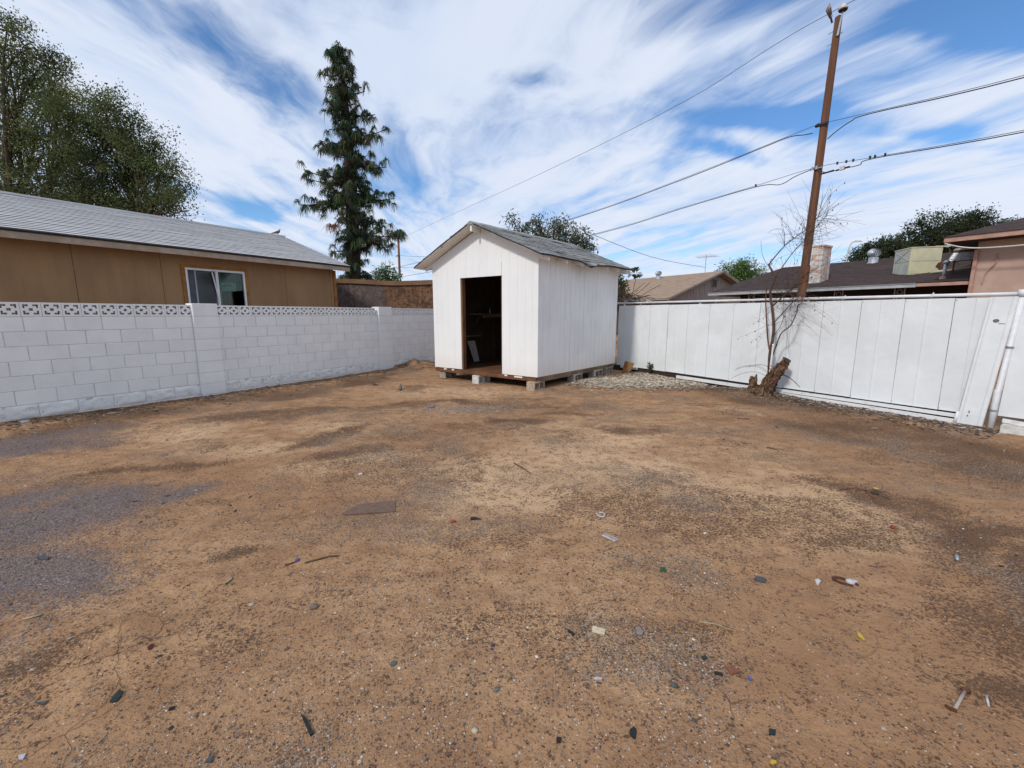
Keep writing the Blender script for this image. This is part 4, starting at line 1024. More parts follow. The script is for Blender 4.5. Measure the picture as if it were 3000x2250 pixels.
s8 = stem([loc((-2.66, 1.05)), loc((-2.52, 1.35), .02), loc((-2.55, 1.7), .03), loc((-2.48, 2.1), .03)], .006, .002, M['dry_twig'])
stem([loc((-2.88, 2.35)), loc((-2.98, 2.55)), loc((-3.02, 2.78))], .004, .002, M['dry_twig'])
stem([loc((-2.61, 2.62)), loc((-2.64, 2.88)), loc((-2.80, 2.94)), loc((-2.9, 2.9))], .004, .002, M['dry_twig'])
tw = MB(); tl = []
for k in range(330):
    src = rnd.choice([main, s2, s3, s4, s4, s4, s5, s5, s5, s6, s6, s6, s7, s8]); i = rnd.randrange(len(src) // 3, len(src)); p = src[i]
    ang = rnd.uniform(-.5, 2.6) if rnd.random() < .6 else rnd.uniform(0, 6.28); L_ = rnd.uniform(.15, .75)
    d = Vector((math.cos(ang) * .6 + .12, rnd.uniform(-.7, .5), math.sin(ang) * .8)); d.normalize()
    pts_ = [p]
    bend = Vector((rnd.uniform(-.5, .7), rnd.uniform(-.4, .3), rnd.uniform(-.9, .5)))
    for j in range(4):
        d = (d + bend * .22).normalized(); pts_.append(pts_[-1] + d * L_ / 4)
    if max(q_.y for q_ in pts_) > .24 and min(q_.z for q_ in pts_) < 1.6: continue
    tw.tube(pts_, [.0024, .0022, .0019, .0016, .001], 3, False)
    if rnd.random() < .12: tl += [(q_, rnd.random()) for q_ in pts_[2:]]
tw.build('twigs', M['dry_twig'], shrub)
for k in range(10):
    a0 = rnd.uniform(-.5, .9); m = MB(); P = [Vector((0.02, -.02, .1))]; d = Vector((math.cos(a0 + 1.2) * .6, -.2, .8))
    for j in range(8): d = (d + Vector((.16 if k % 2 else -.2, -.02, -.26))).normalized(); P.append(P[-1] + d * .09)
    m.tube(P, .0028, 4, False); m.build('drooping_shoot', M['dry_twig'], shrub)
LV = []; LC = []
def leafquad(p, d, w, L):
    d = d.normalized(); s = d.cross(Vector((rnd.uniform(-1, 1), rnd.uniform(-1, 1), rnd.uniform(-1, 1)))).normalized() * w
    return [p, p + d * L * .5 + s, p + d * L, p + d * L * .5 - s]
for q_, _ in tl:
    for j in range(2):
        LV.append(leafquad(q_, Vector((rnd.uniform(-.5, .5), rnd.uniform(-.5, .5), -1)), .007, .035)); c = rnd.uniform(.5, 1); LC.append((.11 * c, .075 * c, .05 * c))
soup('dry_leaves', LV, M['leaf'], shrub, LC)

# ================================================================== UTILITY POLES AND LINES (run along the alley behind the fence)
PO = 5.3
def Pl(x_, z, d=0.0): return Fp(x_, PO + d, z)
pole = thing('utility_pole', 'tall brown wooden utility pole behind the metal fence', 'utility pole', Pl(-4.93, 0), FA)
m = MB(); N_ = 16; nk = 18
for i in range(nk + 1):
    z = 9.0 * i / nk; r_ = .118 - .036 * i / nk
    for k in range(N_):
        a = 2 * math.pi * k / N_; rr_ = r_ * (1 + .05 * float(vnoise(np.array(k * .9), np.array(z * .8), 2)))
        m.v.append((.22 * z / 9 + rr_ * math.cos(a), rr_ * math.sin(a), z - .3 if i == 0 else z))
for i in range(nk):
    for k in range(N_): m.f.append((i * N_ + k, i * N_ + (k + 1) % N_, (i + 1) * N_ + (k + 1) % N_, (i + 1) * N_ + k))
m.v.append((.22, 0, 9.05)); m.f += [(nk * N_ + k, nk * N_ + (k + 1) % N_, len(m.v) - 1) for k in range(N_)]
m.build('pole_shaft', M['pole'], pole, True)
m = MB(); m.hexa([(.255, -.10, 8.52), (.30, -.10, 8.52), (.30, -.08, 8.52), (.255, -.08, 8.52), (.32, -.085, 9.08), (.35, -.085, 9.08), (.35, -.065, 9.08), (.32, -.065, 9.08)]); m.build('top_bracket', M['galv'], pole)
ins = MB().lathe([(.03, 0), (.105, .012), (.11, .04), (.07, .075), (.075, .10), (.04, .135), (.02, .14)], 14, (.335, -.075, 9.07)); ins.build('insulator', M['porcelain'], pole, True)
ins = MB().lathe([(.09, -.006), (.10, .010), (.03, .012)], 14, (.335, -.075, 9.062)); ins.build('insulator_skirt', M['dark_rubber'], pole, True)
for z, sx in ((8.72, -1), (8.44, -1), (8.60, 1)):
    MB().tube([(.21, -.02, z), (.21 + sx * .17, -.06, z - .05)], .010, 6).build('through_bolt', M['galv'], pole)
m = MB(); m.box(.05, .30, -.115, -.08, 6.43, 6.50); m.tube([(.02, -.12, 6.46), (.10, -.16, 6.46)], .045, 8); m.build('upper_clamp', M['dark_rubber'], pole)
m = MB(); m.box(-.02, .27, -.125, -.09, 5.36, 5.40); m.box(.02, .07, -.14, -.125, 5.34, 5.43); m.box(.12, .17, -.14, -.125, 5.34, 5.43); m.build('lower_clamp', M['galv'], pole)
MB().lathe([(.022, 0), (.02, .006)], 10, (0, 0, 0), T=lambda x_, y_, z_: (.075 + x_, -.118 - z_, 1.95 + y_)).build('tag_disc', M['porcelain'], pole)
def wire(label, pts, r, mat, n=6, name='power_line', cat='power line'):
    m = MB(); P = smooth_path([Vector(p) for p in pts], 6)
    m.tube(P, r, n); return tag(m.build(name, mat), label, cat)
XF = -44.0
wire('thin top conductor running from the pole insulator down to the far left', [Pl(12, 8.6, -.15), Pl(4, 8.75, -.1), Pl(-4.6, 9.17, -.075), Pl(-9.4, 8.80), Pl(-17.6, 8.75), Pl(-30, 8.95), Pl(XF, 9.15)], .0075, M['wire_grey'])
cb_ = thing('upper_cable', 'thick upper communication cable clamped halfway up the utility pole', 'cable', Pl(-4.85, 6.47), FA)
def lrel(o, x_, z, d=-.13): v_ = Vector(Fp(x_, PO + d, z)) - Vector(o.location); c, n = math.cos(-FA), math.sin(-FA); return Vector((v_.x * c - v_.y * n, v_.x * n + v_.y * c, v_.z))
def tubes(o, name, pts, r, mat, d=-.13, n=6):
    m = MB(); m.tube(smooth_path([lrel(o, *p) if len(p) == 2 else lrel(o, p[0], p[1], p[2]) for p in pts], 6), r, n); return m.build(name, mat, o, True)
tubes(cb_, 'strand', [(12, 6.2), (3, 5.95), (-1.25, 6.11), (-3.92, 6.385), (-4.85, 6.475), (-5.55, 6.445), (-9.17, 6.20), (-14.9, 5.99), (-28, 6.0), (XF, 6.4)], .0065, M['wire_grey'])
tubes(cb_, 'cable', [(12, 6.165), (3, 5.91), (-1.25, 6.07), (-3.7, 6.33), (-4.1, 6.30), (-4.4, 6.17), (-4.6, 6.04)], .0115, M['wire'])
tubes(cb_, 'cable', [(-4.98, 6.31), (-5.2, 6.34), (-5.6, 6.41), (-6.4, 6.355), (-9.17, 6.165), (-14.9, 5.955), (-28, 5.965), (XF, 6.36)], .0115, M['wire'])
lc = thing('lower_cable', 'thick lower communication cable with drop splices clamped to the utility pole', 'cable', Pl(-4.83, 5.38), FA)
tubes(lc, 'strand', [(12, 5.1), (3, 4.9), (-1.12, 5.07), (-3.56, 5.285), (-4.83, 5.395), (-6.42, 5.32), (-9.1, 5.22), (-13.6, 5.03), (-28, 5.0), (XF, 5.35)], .0065, M['wire_grey'])
tubes(lc, 'cable', [(12, 5.065), (3, 4.865), (-1.12, 5.035), (-3.5, 5.25), (-3.8, 5.18), (-4.2, 5.19), (-4.55, 5.20), (-4.83, 5.36), (-5.3, 5.30), (-5.7, 5.18), (-6.42, 5.285), (-9.1, 5.185), (-13.6, 4.995), (-28, 4.965), (XF, 5.32)], .0105, M['wire'])
for x_, z in ((-4.15, 5.19), (-4.5, 5.195)):
    tubes(lc, 'splice', [(x_ - .16, z - .005), (x_, z), (x_ + .14, z + .01)], .022, M['dark_rubber'])
m = MB(); c_ = lrel(lc, -4.18, 5.23); m.box(c_.x - .05, c_.x + .06, c_.y - .03, c_.y + .03, c_.z - .07, c_.z + .02); m.build('splice_case', M['porcelain'], lc)
for x_ in (-3.3, -3.5, -3.6, -3.95, -4.1, -4.3, -6.42):
    z = 5.30 - (x_ + 4.83) * -.085 if x_ > -4.83 else 5.32
    c_ = lrel(lc, x_, 5.395 - (x_ + 4.83) * .087 if x_ > -4.83 else 5.32); MB().box(c_.x - .018, c_.x + .018, c_.y - .016, c_.y + .016, c_.z - .02, c_.z + .045).build('line_clip', M['dark_rubber'], lc)
p2 = thing('far_utility_pole', 'distant thin brown utility pole right of the pine tree', 'utility pole', Pl(XF, 0), FA)
MB().tube([(0, 0, 0), (0.05, 0, 9.3)], [.16, .11], 10).build('pole_shaft', M['pole'], p2, True)
MB().tube([(0, 0, 0.2), (0.03, 0, 5.6)], [.17, .17], 10).build('riser_guard', M['galv'], p2, True)
MB().lathe([(.05, 0), (.12, .03), (.08, .18), (.03, .2)], 10, (.05, 0, 9.3)).build('insulator', M['porcelain'], p2, True)
MB().box(-.5, .5, -.18, -.14, 7.48, 7.56).build('crossarm', M['pole'], p2)
for k, (z, py_) in enumerate(((7.55, 747), (6.35, 776))):
    a_ = Vector(Pl(XF, z)); b_ = Vector(at(1330, py_, 34)); c_ = a_.lerp(b_, .5) - Vector((0, 0, .12))
    wire(('upper' if k == 0 else 'lower') + ' slack service wire strung from the distant pole towards the shed roof', [a_, c_, b_], .014, M['wire_grey'], 5, 'service_wire', 'wire')

# ================================================================== HOUSES ACROSS THE ALLEY
def slope_roof(mb, x0, x1, y0, y1, z0, z1, n, both=True, t=.012, seg=1.0):
    """courses of shingles from eave y0 up to ridge y1 (and down the other side)"""
    for sg in ((0, 1) if both else (0,)):
        Y = (lambda y: y) if not sg else (lambda y: 2 * y1 - y)
        for i in range(n):
            ya = y0 + (y1 - y0) * i / n; yb = y0 + (y1 - y0) * (i + 1) / n
            za = z0 + (z1 - z0) * i / n; zb = z0 + (z1 - z0) * (i + 1) / n
            xa = x0
            while xa < x1 - 1e-6:
                xb = min(xa + seg * rnd.uniform(.8, 1.2), x1); d = rnd.uniform(0, t * .5)
                mb.add([(xa, Y(ya), za - .002), (xb, Y(ya), za - .002), (xb, Y(ya), za + t + d), (xa, Y(ya), za + t + d), (xb, Y(yb), zb + d * .3), (xa, Y(yb), zb + d * .3)], [(0, 1, 2, 3), (3, 2, 4, 5)])
                xa = xb
# dark roofed house
dh = thing('dark_roof_house', 'house with dark brown shingle roof and grey gutter across the alley', 'house', Fp(0, 0, 0), FA)
m = MB(); slope_roof(m, -12.7, -3.0, 12.45, 19.5, 2.60, 4.27, 46); o_ = m.build('shingles', M['roof_dark'], dh); o_['kind'] = 'stuff'
m = MB(); m.hexa([(-12.65, 12.5, 2.5), (-3.0, 12.5, 2.5), (-3.0, 19.5, 4.15), (-12.65, 19.5, 4.15), (-12.65, 12.5, 2.585), (-3.0, 12.5, 2.585), (-3.0, 19.5, 4.24), (-12.65, 19.5, 4.24)]); m.build('roof_deck', M['porch_dark'], dh)
MB().box(-12.72, -4.45, 12.36, 12.44, 2.44, 2.565).build('gutter', M['gutter'], dh)
MB().box(-12.72, -4.45, 12.33, 12.45, 2.567, 2.588).build('gutter_lip', M['galv'], dh)
MB().box(-4.44, -3.02, 12.40, 12.44, 2.46, 2.57).build('eave_board', M['pink_trim'], dh)
MB().box(-12.3, -3.0, 14.6, 14.7, 0, 2.9).build('wall', M['porch_dark'], dh)
m = MB(); m.prism([(12.6, 2.4), (26.4, 2.4), (19.5, 4.12)], 0, -12.4, -12.3); m.build('gable_wall', M['pink'], dh)
for x_ in (-6.95, -4.98, -10.6):
    m = MB(); m.box(x_ - .16, x_ - .13, 12.7, 12.74, 0, 2.45); m.box(x_ + .13, x_ + .16, 12.7, 12.74, 0, 2.45)
    for k in range(12):
        z = .1 + k * .2
        for a in range(6):
            m.tube([(x_ + .09 * math.cos(a * 1.047), 12.72, z + .09 * math.sin(a * 1.047)), (x_ + .09 * math.cos((a + 1) * 1.047), 12.72, z + .09 * math.sin((a + 1) * 1.047))], .012, 4, False)
    m.build('scroll_post', M['taupe_trim'], dh)
ch = thing('chimney', 'square chimney of peeling white and salmon brick on the dark roof', 'chimney', Fp(-8.28, 13.9, 2.7), FA)
for k in range(22):
    z = k * .078
    for j in range(2):
        off_ = .11 if k % 2 else 0
        xs = [-.225, -.005 + (off_ - .05), .225]
        MB().box(xs[j] + .004, xs[j + 1] - .004, -.38, -.28, z + .003, z + .075).build('brick', M['brick_white'] if rnd.random() < .8 else M['brick_pink'], ch)
    ys = [-.279, -.06 + off_, .15 + off_ * .5, .38]
    for j in range(3):
        MB().box(.13, .225, ys[j] + .004, ys[j + 1] - .004, z + .003, z + .075).build('brick', (M['brick_pink'] if j == 1 or k > 19 else M['brick_white']), ch)
MB().box(-.215, .215, -.37, .37, -.1, 1.72).build('chimney_core', M['brick_white'], ch)
MB().box(-.25, .25, -.405, .405, 1.722, 1.80).build('cap_course', M['brick_pink'], ch)
MB().box(-.27, .27, -.43, .43, -.16, .08).build('base_flashing', M['taupe_trim'], ch)
ck = thing('evaporative_cooler', 'large cream box evaporative cooler standing on the dark roof', 'cooler', Fp(-5.2, 14.0, 2.985), FA + R(44))
m = MB(); m.box(0, 1.0, 0, 1.05, 0.02, 1.04); m.build('cabinet', M['cooler'], ck)
m = MB(); m.box(-.02, 1.02, -.02, 1.07, 1.042, 1.075); m.build('lid', M['cooler'], ck)
for z0, z1 in ((.06, .50), (.54, 1.0)):
    MB().box(.06, .94, -.012, -.002, z0, z1).build('side_panel', M['cooler'], ck)
    MB().box(-.012, -.002, .06, .99, z0, z1).build('pad_panel', M['cooler_grey'], ck)
m = MB(); m.tube([(-.016, .08, .56), (-.016, .97, .98)], .012, 4); m.tube([(-.016, .97, .56), (-.016, .08, .98)], .012, 4); m.build('cross_brace', M['gutter'], ck)
m = MB(); m.hexa([(.84, -.02, .30), (1.0, -.02, .18), (1.0, -.014, .18), (.84, -.014, .30), (.9, -.02, .44), (1.0, -.02, .50), (1.0, -.014, .50), (.9, -.014, .44)]); m.build('rust_hole', M['rust'], ck)
MB().box(.95, 1.4, .3, .36, 1.08, 1.13).build('lid_bar', M['cooler'], ck)
pp = MB().tube([(0, 0, 0), (1.15, -.1, .12)], .045, 8); tag(pp.build('pale_pipe', M['cooler'], None, True, Fp(-4.55, 14.0, 3.03), (0, 0, FA)), 'short cream pipe lying on the dark roof beside the cooler', 'pipe')
def turbine(label, x_, off, z, s, rz=0.0):
    t = thing('turbine_vent', label, 'roof vent', Fp(x_, off, z), FA, 'round turbine vents on the roofs')
    MB().lathe([(.26 * s, -.08 * s), (.20 * s, 0), (.17 * s, .02 * s), (.17 * s, .22 * s)], 16).build('vent_neck', M['galv'], t, True)
    m = MB(); n = 20; rows = 8
    for k in range(n):
        for i in range(rows):
            a0, a1 = [math.pi * (.12 + .80 * j / rows) for j in (i, i + 1)]
            tw0, tw1 = 2 * math.pi * k / n + .5 * i / rows, 2 * math.pi * k / n + .5 * (i + 1) / rows
            r_ = .24 * s
            def P(a, th, rr_): return (rr_ * math.sin(a) * math.cos(th), rr_ * math.sin(a) * math.sin(th), .40 * s - rr_ * .8 * math.cos(math.pi - a) * -1 if False else .40 * s + rr_ * .8 * math.cos(a))
            m.add([P(a0, tw0, r_), P(a0, tw0 + .26, r_ * .90), P(a1, tw1 + .26, r_ * .90), P(a1, tw1, r_)], [(0, 1, 2, 3)])
    m.build('turbine_blades', M['galv'], t); return t
turbine('round metal turbine vent near the ridge of the dark roof', -7.95, 18.45, 4.02, 1.15)
turbine('small metal turbine vent on the ridge of the tan roof', -21.6, 18.9, 4.20, 1.0)
mst = thing('service_mast', 'grey service mast with frayed cap standing on the dark roof edge', 'mast', Fp(-3.92, 13.0, 2.72), FA)
MB().tube([(0, 0, -.05), (.03, 0, .55)], .055, 10).build('mast_pipe', M['galv'], mst, True)
MB().lathe([(.08, .0), (.10, .05), (.04, .11)], 10, (.04, 0, .54)).build('weather_head', M['galv'], mst, True)
MB().lathe([(.13, -.02), (.07, .10)], 10).build('boot', M['pink_trim'], mst)
m = MB()
for k in range(5): m.tube([(.05, 0, .62), (.05 + rnd.uniform(-.1, .25), rnd.uniform(-.1, .1), .72 - .05 * k), (.1 + rnd.uniform(-.1, .3), 0, .55 - .03 * k)], .008, 4, False)
m.build('frayed_wires', M['wire'], mst)
dct = thing('patched_duct', 'silver patched duct box with rusty band beside the pink wall', 'duct', Fp(-3.75, 13.9, 2.95), FA + R(20))
m = MB(); m.hexa([(-.35, -.25, .42), (.45, -.25, .45), (.45, .25, .45), (-.35, .25, .42), (-.22, -.2, .72), (.35, -.2, .72), (.35, .2, .72), (-.22, .2, .72)]); m.build('duct_body', M['foil'], dct)
MB().box(-.22, .36, -.22, .22, .722, .79).build('rust_band', M['rust'], dct)
MB().box(-.20, .34, -.23, .23, .792, .86).build('duct_top', M['foil'], dct)
for x_ in (-.2, .25): MB().box(x_, x_ + .05, -.2, -.15, -.1, .45).build('duct_leg', M['rust'], dct)
# pink stucco house
ph = thing('pink_house', 'pink stucco house wing rising above the right end of the fence', 'house', Fp(0, 0, 0), FA)
MB().box(-3.0, 7.5, 12.2, 12.4, 0, 3.98).build('front_wall', M['pink'], ph)
MB().box(-3.0, -2.86, 12.402, 19, 0, 3.95).build('side_wall', M['pink'], ph)
MB().box(-3.045, -2.95, 12.13, 12.19, 0, 3.55).build('corner_board', M['pink_trim'], ph)
m = MB(); m.hexa([(-3.6, 11.5, 3.80), (8, 11.5, 3.80), (8, 19, 3.80), (-3.6, 19, 3.80), (-3.6, 11.5, 3.815), (8, 11.5, 3.815), (8, 19, 3.815), (-3.6, 19, 3.815)]); m.build('soffit', M['porch_dark'], ph)
MB().box(-3.64, 8, 11.44, 11.49, 3.80, 3.95).build('fascia', M['pink_trim'], ph)
MB().box(-3.64, -3.60, 11.492, 19, 3.80, 3.95).build('fascia', M['pink_trim'], ph)
m = MB()
for i in range(30):
    k0, k1 = i / 30, (i + 1) / 30
    f3 = lambda k, x_, y_: (x_, y_, 3.955 + 1.5 * k)
    x0a, x0b = -3.68 + 4.2 * k0, -3.68 + 4.2 * k1; y0a, y0b = 11.40 + 4.2 * k0, 11.40 + 4.2 * k1
    m.add([(x0a, y0a, 3.95 + 1.5 * k0), (9, y0a, 3.95 + 1.5 * k0), (9, y0a, 3.966 + 1.5 * k0), (x0a, y0a, 3.966 + 1.5 * k0), (9, y0b, 3.955 + 1.5 * k1), (x0b, y0b, 3.955 + 1.5 * k1)], [(0, 1, 2, 3), (3, 2, 4, 5)])
    m.add([(x0a, y0a, 3.95 + 1.5 * k0), (x0a, 19.8, 3.95 + 1.5 * k0), (x0a, 19.8, 3.966 + 1.5 * k0), (x0a, y0a, 3.966 + 1.5 * k0), (x0b, 19.8, 3.955 + 1.5 * k1), (x0b, y0b, 3.955 + 1.5 * k1)], [(1, 0, 3, 2), (2, 3, 5, 4)])
o_ = m.build('shingles', M['roof_dark'], ph); o_['kind'] = 'stuff'
m = MB(); m.tube(smooth_path([(-2.55, 12.16, 3.40), (-2.52, 12.16, 3.1), (-2.7, 12.16, 2.8), (-2.75, 12.16, 2.45)], 5), .018, 5); m.build('wall_cable', M['pink_trim'], ph)
wire('white sagging cable running along the pink house eave', [Fp(-3.6, 11.4, 3.76), Fp(-3.2, 11.4, 3.60), Fp(-2.7, 11.5, 3.52), Fp(-1.6, 11.5, 3.50), Fp(0.5, 11.5, 3.55), Fp(4, 11.5, 3.7)], .022, M['porcelain'], 6, 'eave_cable', 'cable')
# tan house
th = thing('tan_house', 'tan shingled house with taupe gable boards across the alley', 'house', Fp(0, 0, 0), FA)
m = MB(); slope_roof(m, -32, -16.6, 14.0, 19.5, 2.46, 4.40, 36, seg=.9); o_ = m.build('shingles', M['roof_tan'], th); o_['kind'] = 'stuff'
m = MB(); m.prism([(14.02, 2.36), (19.5, 4.31), (24.98, 2.36), (24.98, 2.45), (19.5, 4.385), (14.02, 2.45)], 0, -32, -16.65); m.build('roof_deck', M['taupe_trim'], th)
for sg in (1, -1):
    yy = lambda d: 19.5 - sg * d
    m = MB(); m.prism([(yy(0), 4.26), (yy(5.5), 2.31), (yy(5.5), 2.44), (yy(0), 4.39)], 0, -16.60, -16.56); m.build('rake_board', M['taupe_trim'], th)
    m = MB(); m.prism([(yy(0), 4.36), (yy(5.52), 2.41), (yy(5.52), 2.46), (yy(0), 4.41)], 0, -16.56, -16.53); m.build('rake_trim', M['fascia'], th)
GXp = -17.15
nbd = 34
for k in range(nbd):
    y0 = 14.6 + (24.4 - 14.6) * k / nbd; y1 = 14.6 + (24.4 - 14.6) * (k + 1) / nbd - .03
    zt = min(4.30 - .355 * abs(y - 19.5) for y in (y0, y1)) - .02
    if zt > 2.42: MB().box(GXp, GXp + .03, y0, y1, 2.40, zt).build('gable_board', M['taupe'], th)
m = MB(); m.prism([(14.6, 0), (24.4, 0), (24.4, 2.5), (19.5, 4.24), (14.6, 2.5)], 0, GXp - .03, GXp - .002); m.build('gable_wall', M['dark_wood'], th)
MB().box(GXp + .032, GXp + .06, 14.5, 24.5, 2.30, 2.40).build('band_board', M['taupe_trim'], th)
v_ = MB(); v_.box(GXp + .032, GXp + .07, 19.05, 19.10, 3.30, 3.88); v_.box(GXp + .032, GXp + .07, 19.60, 19.65, 3.30, 3.88); v_.box(GXp + .032, GXp + .07, 19.10, 19.60, 3.30, 3.34); v_.box(GXp + .032, GXp + .07, 19.10, 19.60, 3.84, 3.88)
vo = v_.build('gable_vent', M['taupe_trim'], th)
for k in range(8): MB().hexa([(GXp + .034, 19.10, 3.36 + k * .06), (GXp + .034, 19.60, 3.36 + k * .06), (GXp + .064, 19.60, 3.345 + k * .06), (GXp + .064, 19.10, 3.345 + k * .06), (GXp + .034, 19.10, 3.372 + k * .06), (GXp + .034, 19.60, 3.372 + k * .06), (GXp + .064, 19.60, 3.357 + k * .06), (GXp + .064, 19.10, 3.357 + k * .06)]).build('louvre', M['taupe_trim'], vo)
MB().box(GXp + .0305, GXp + .031, 19.1, 19.6, 3.34, 3.84).build('vent_dark', M['room_dark'], vo)
MB().box(-32, -17.2, 14.7, 14.8, 0, 2.5).build('front_wall', M['dark_wood'], th)
MB().box(-32, -18.2, 13.94, 13.99, 2.36, 2.46).build('eave_board', M['taupe_trim'], th)
MB().box(-18.15, -17.9, 13.8, 14.1, 2.20, 2.42).build('beam_end', M['cooler'], th)
w_ = MB().box(-19.6, -18.9, 14.66, 14.695, 1.3, 2.12).build('window', M['window_white'], th); MB().box(-19.5, -19.0, 14.645, 14.655, 1.4, 2.05).build('pane', M['dark_glass'], w_)
an = thing('roof_antenna', 'spindly metal television antenna standing on the tan roof ridge', 'antenna', Fp(-18.0, 19.5, 4.4), FA)
MB().tube([(0, 0, -.1), (0, 0, 1.22)], .022, 6).build('mast', M['galv'], an)
m = MB(); m.tube([(-.75, 0, 1.12), (.85, 0, 1.05)], .014, 5); m.build('boom', M['galv'], an)
for k in range(8):
    x_ = -.7 + k * .2; L_ = .28 + .05 * k; MB().tube([(x_, -L_, 1.10 + .08), (x_, 0, 1.12 - .008 * k), (x_, L_, 1.10 - .06)], .008, 4).build('element', M['galv'], an)
# street lamp far behind
lx, ly, lz = at(2478, 770, 33); hx = at(2492, 708, 33)
sl = thing('street_lamp', 'curved pale street lamp rising behind the dark roof', 'street lamp', (lx, ly, 0), R(-20))
zt_ = hx[2]
MB().tube(smooth_path([(0, 0, 0), (0, 0, 3), (0.02, 0, zt_ - 1.2), (.08, 0, zt_ - .5), (.22, 0, zt_ - .1), (.42, 0, zt_)], 4), .05, 8).build('lamp_post', M['porcelain'], sl, True)
m = MB(); m.hexa([(.38, -.08, zt_ - .05), (.85, -.1, zt_ - .05), (.85, .1, zt_ - .05), (.38, .08, zt_ - .05), (.42, -.05, zt_ + .06), (.75, -.07, zt_ + .04), (.75, .07, zt_ + .04), (.42, .05, zt_ + .06)]); m.build('lamp_head', M['galv'], sl)
# service drop from the trees to the tan roof
a_ = Vector(at(1700, 672, 24)); b_ = Vector(Fp(-18, 19.5, 4.75)); c_ = a_.lerp(b_, .5) - Vector((0, 0, .35))
wire('slack service wire sagging from the alley tree to the tan roof', [a_, c_, b_], .014, M['wire_grey'], 5, 'service_wire', 'wire')
# ================================================================== TREES
def branch_path(a, b, r, sag=0.0, n=6, wob=.12):
    a, b = Vector(a), Vector(b); L = (b - a).length; P = []
    off = Vector((r.uniform(-1, 1), r.uniform(-1, 1), r.uniform(-.3, 1))) * L * wob
    for i in range(n + 1):
        t = i / n; P.append(a.lerp(b, t) + off * math.sin(math.pi * t) + Vector((0, 0, sag * L * math.sin(math.pi * t))))
    return P
def leafy_tree(name, label, base, fork_z, trunk_r, blobs, leaf, pal, seed, cluster_r=.38, per=46, parts_trunk='trunk', twig_r=.012, hang=.15, group=None, bark='bark'):
    """blobs: (centre, radii, clusters); foliage grows in clusters on twigs that fork from limbs"""
    r = random.Random(seed); nr = np.random.default_rng(seed)
    t = thing(name, label, 'tree', base, 0, group)
    bx, by, bz = base
    rel = lambda p: Vector((p[0] - bx, p[1] - by, p[2] - bz))
    tm = MB(); top = Vector((r.uniform(-.2, .2), r.uniform(-.2, .2), fork_z))
    tm.tube(branch_path((0, 0, -.2), top, r, 0, 6, .05), [trunk_r * (1.15 - .35 * i / 6) for i in range(7)], 10)
    lm = MB(); V = []; C = []
    for c, rad, ncl in blobs:
        c = rel(c); rad = Vector(rad) if isinstance(rad, (tuple, list)) else Vector((rad, rad, rad))
        lr = trunk_r * .24
        P = branch_path(top, c, r, .06, 7, .10); lm.tube(P, [max(lr * (1 - .75 * i / 7), .02) for i in range(8)], 7)
        for j in range(ncl):
            while True:
                d = Vector((r.gauss(0, 1), r.gauss(0, 1), r.gauss(0, 1)))
                if d.length > .1: break
            d.normalize(); k = r.random() ** .42 * r.uniform(.8, 1.12)
            e = c + Vector((d.x * rad.x, d.y * rad.y, d.z * rad.z)) * k
            src = P[r.randrange(3, 8)]
            if j % 2 == 0:
                Q = branch_path(src, e, r, .04, 4, .12); lm.tube(Q, [twig_r * 1.9 * (1 - .75 * i / 4) + .003 for i in range(5)], 4, False)
            n = int(per * r.uniform(.5, 1.3)); cr = cluster_r * r.uniform(.6, 1.25)
            sh = r.uniform(.65, 1.25); base_c = np.array(pal[r.randrange(len(pal))]) * sh
            p = nr.normal(0, 1, (n, 3)) * cr * .55; p[:, 2] *= .8; p[:, 2] -= hang * np.abs(p[:, 0] ** 2 + p[:, 1] ** 2) / max(cr, .1)
            p += np.array(e)
            dr = nr.normal(0, 1, (n, 3)); dr[:, 2] -= .45; dr /= np.linalg.norm(dr, axis=1)[:, None]
            up = nr.normal(0, 1, (n, 3)); sd_ = np.cross(dr, up); sd_ /= np.linalg.norm(sd_, axis=1)[:, None] + 1e-6
            L = (leaf[0] * nr.uniform(.6, 1.3, n))[:, None]; w = (leaf[1] * nr.uniform(.7, 1.3, n))[:, None]
            V.append(np.stack([p, p + dr * L * .5 + sd_ * w, p + dr * L, p + dr * L * .5 - sd_ * w], 1))
            C.append(base_c[None, :] * nr.uniform(.7, 1.3, n)[:, None])
    tm.build('trunk', M[bark], t, True); lm.build('limbs', M[bark], t, True)
    soup('crown', np.concatenate(V), M['leaf'], t, np.concatenate(C))
    return t
OLIVE = [(.165, .195, .064), (.120, .152, .052), (.205, .220, .082), (.085, .106, .040)]
DARK = [(.050, .068, .030), (.036, .050, .024), (.068, .084, .038)]
# big tree at the left edge, and the lower bushier one beside it
leafy_tree('shade_tree', 'tall spreading olive green tree behind the brown house at the left edge', (-17.0, 15.0, 0), 3.6, .30,
    [(at(20, 90, 14.5), (.7, .9, .7), 20), (at(30, 200, 14.6), (1.2, 1.3, 1.2), 42), (at(120, 190, 14.8), (.9, 1.1, .8), 30), (at(165, 270, 14.8), (.9, 1.2, .8), 32), (at(205, 345, 14.2), (.8, 1.1, .6), 26), (at(20, 340, 15.4), (1.5, 1.4, 1.3), 48), (at(110, 400, 14.8), (1.4, 1.3, 1.0), 48),
     (at(190, 440, 15.0), (1.1, 1.2, .8), 34), (at(-60, 520, 15.2), (1.9, 1.6, 1.4), 56), (at(60, 560, 15.0), (1.7, 1.5, 1.0), 60), (at(-200, 200, 15.2), (2.0, 1.8, 2.0), 50), (at(-320, 420, 15.2), (2.2, 1.8, 1.8), 40)],
    (.082, .019), OLIVE, 5, .36, 112)
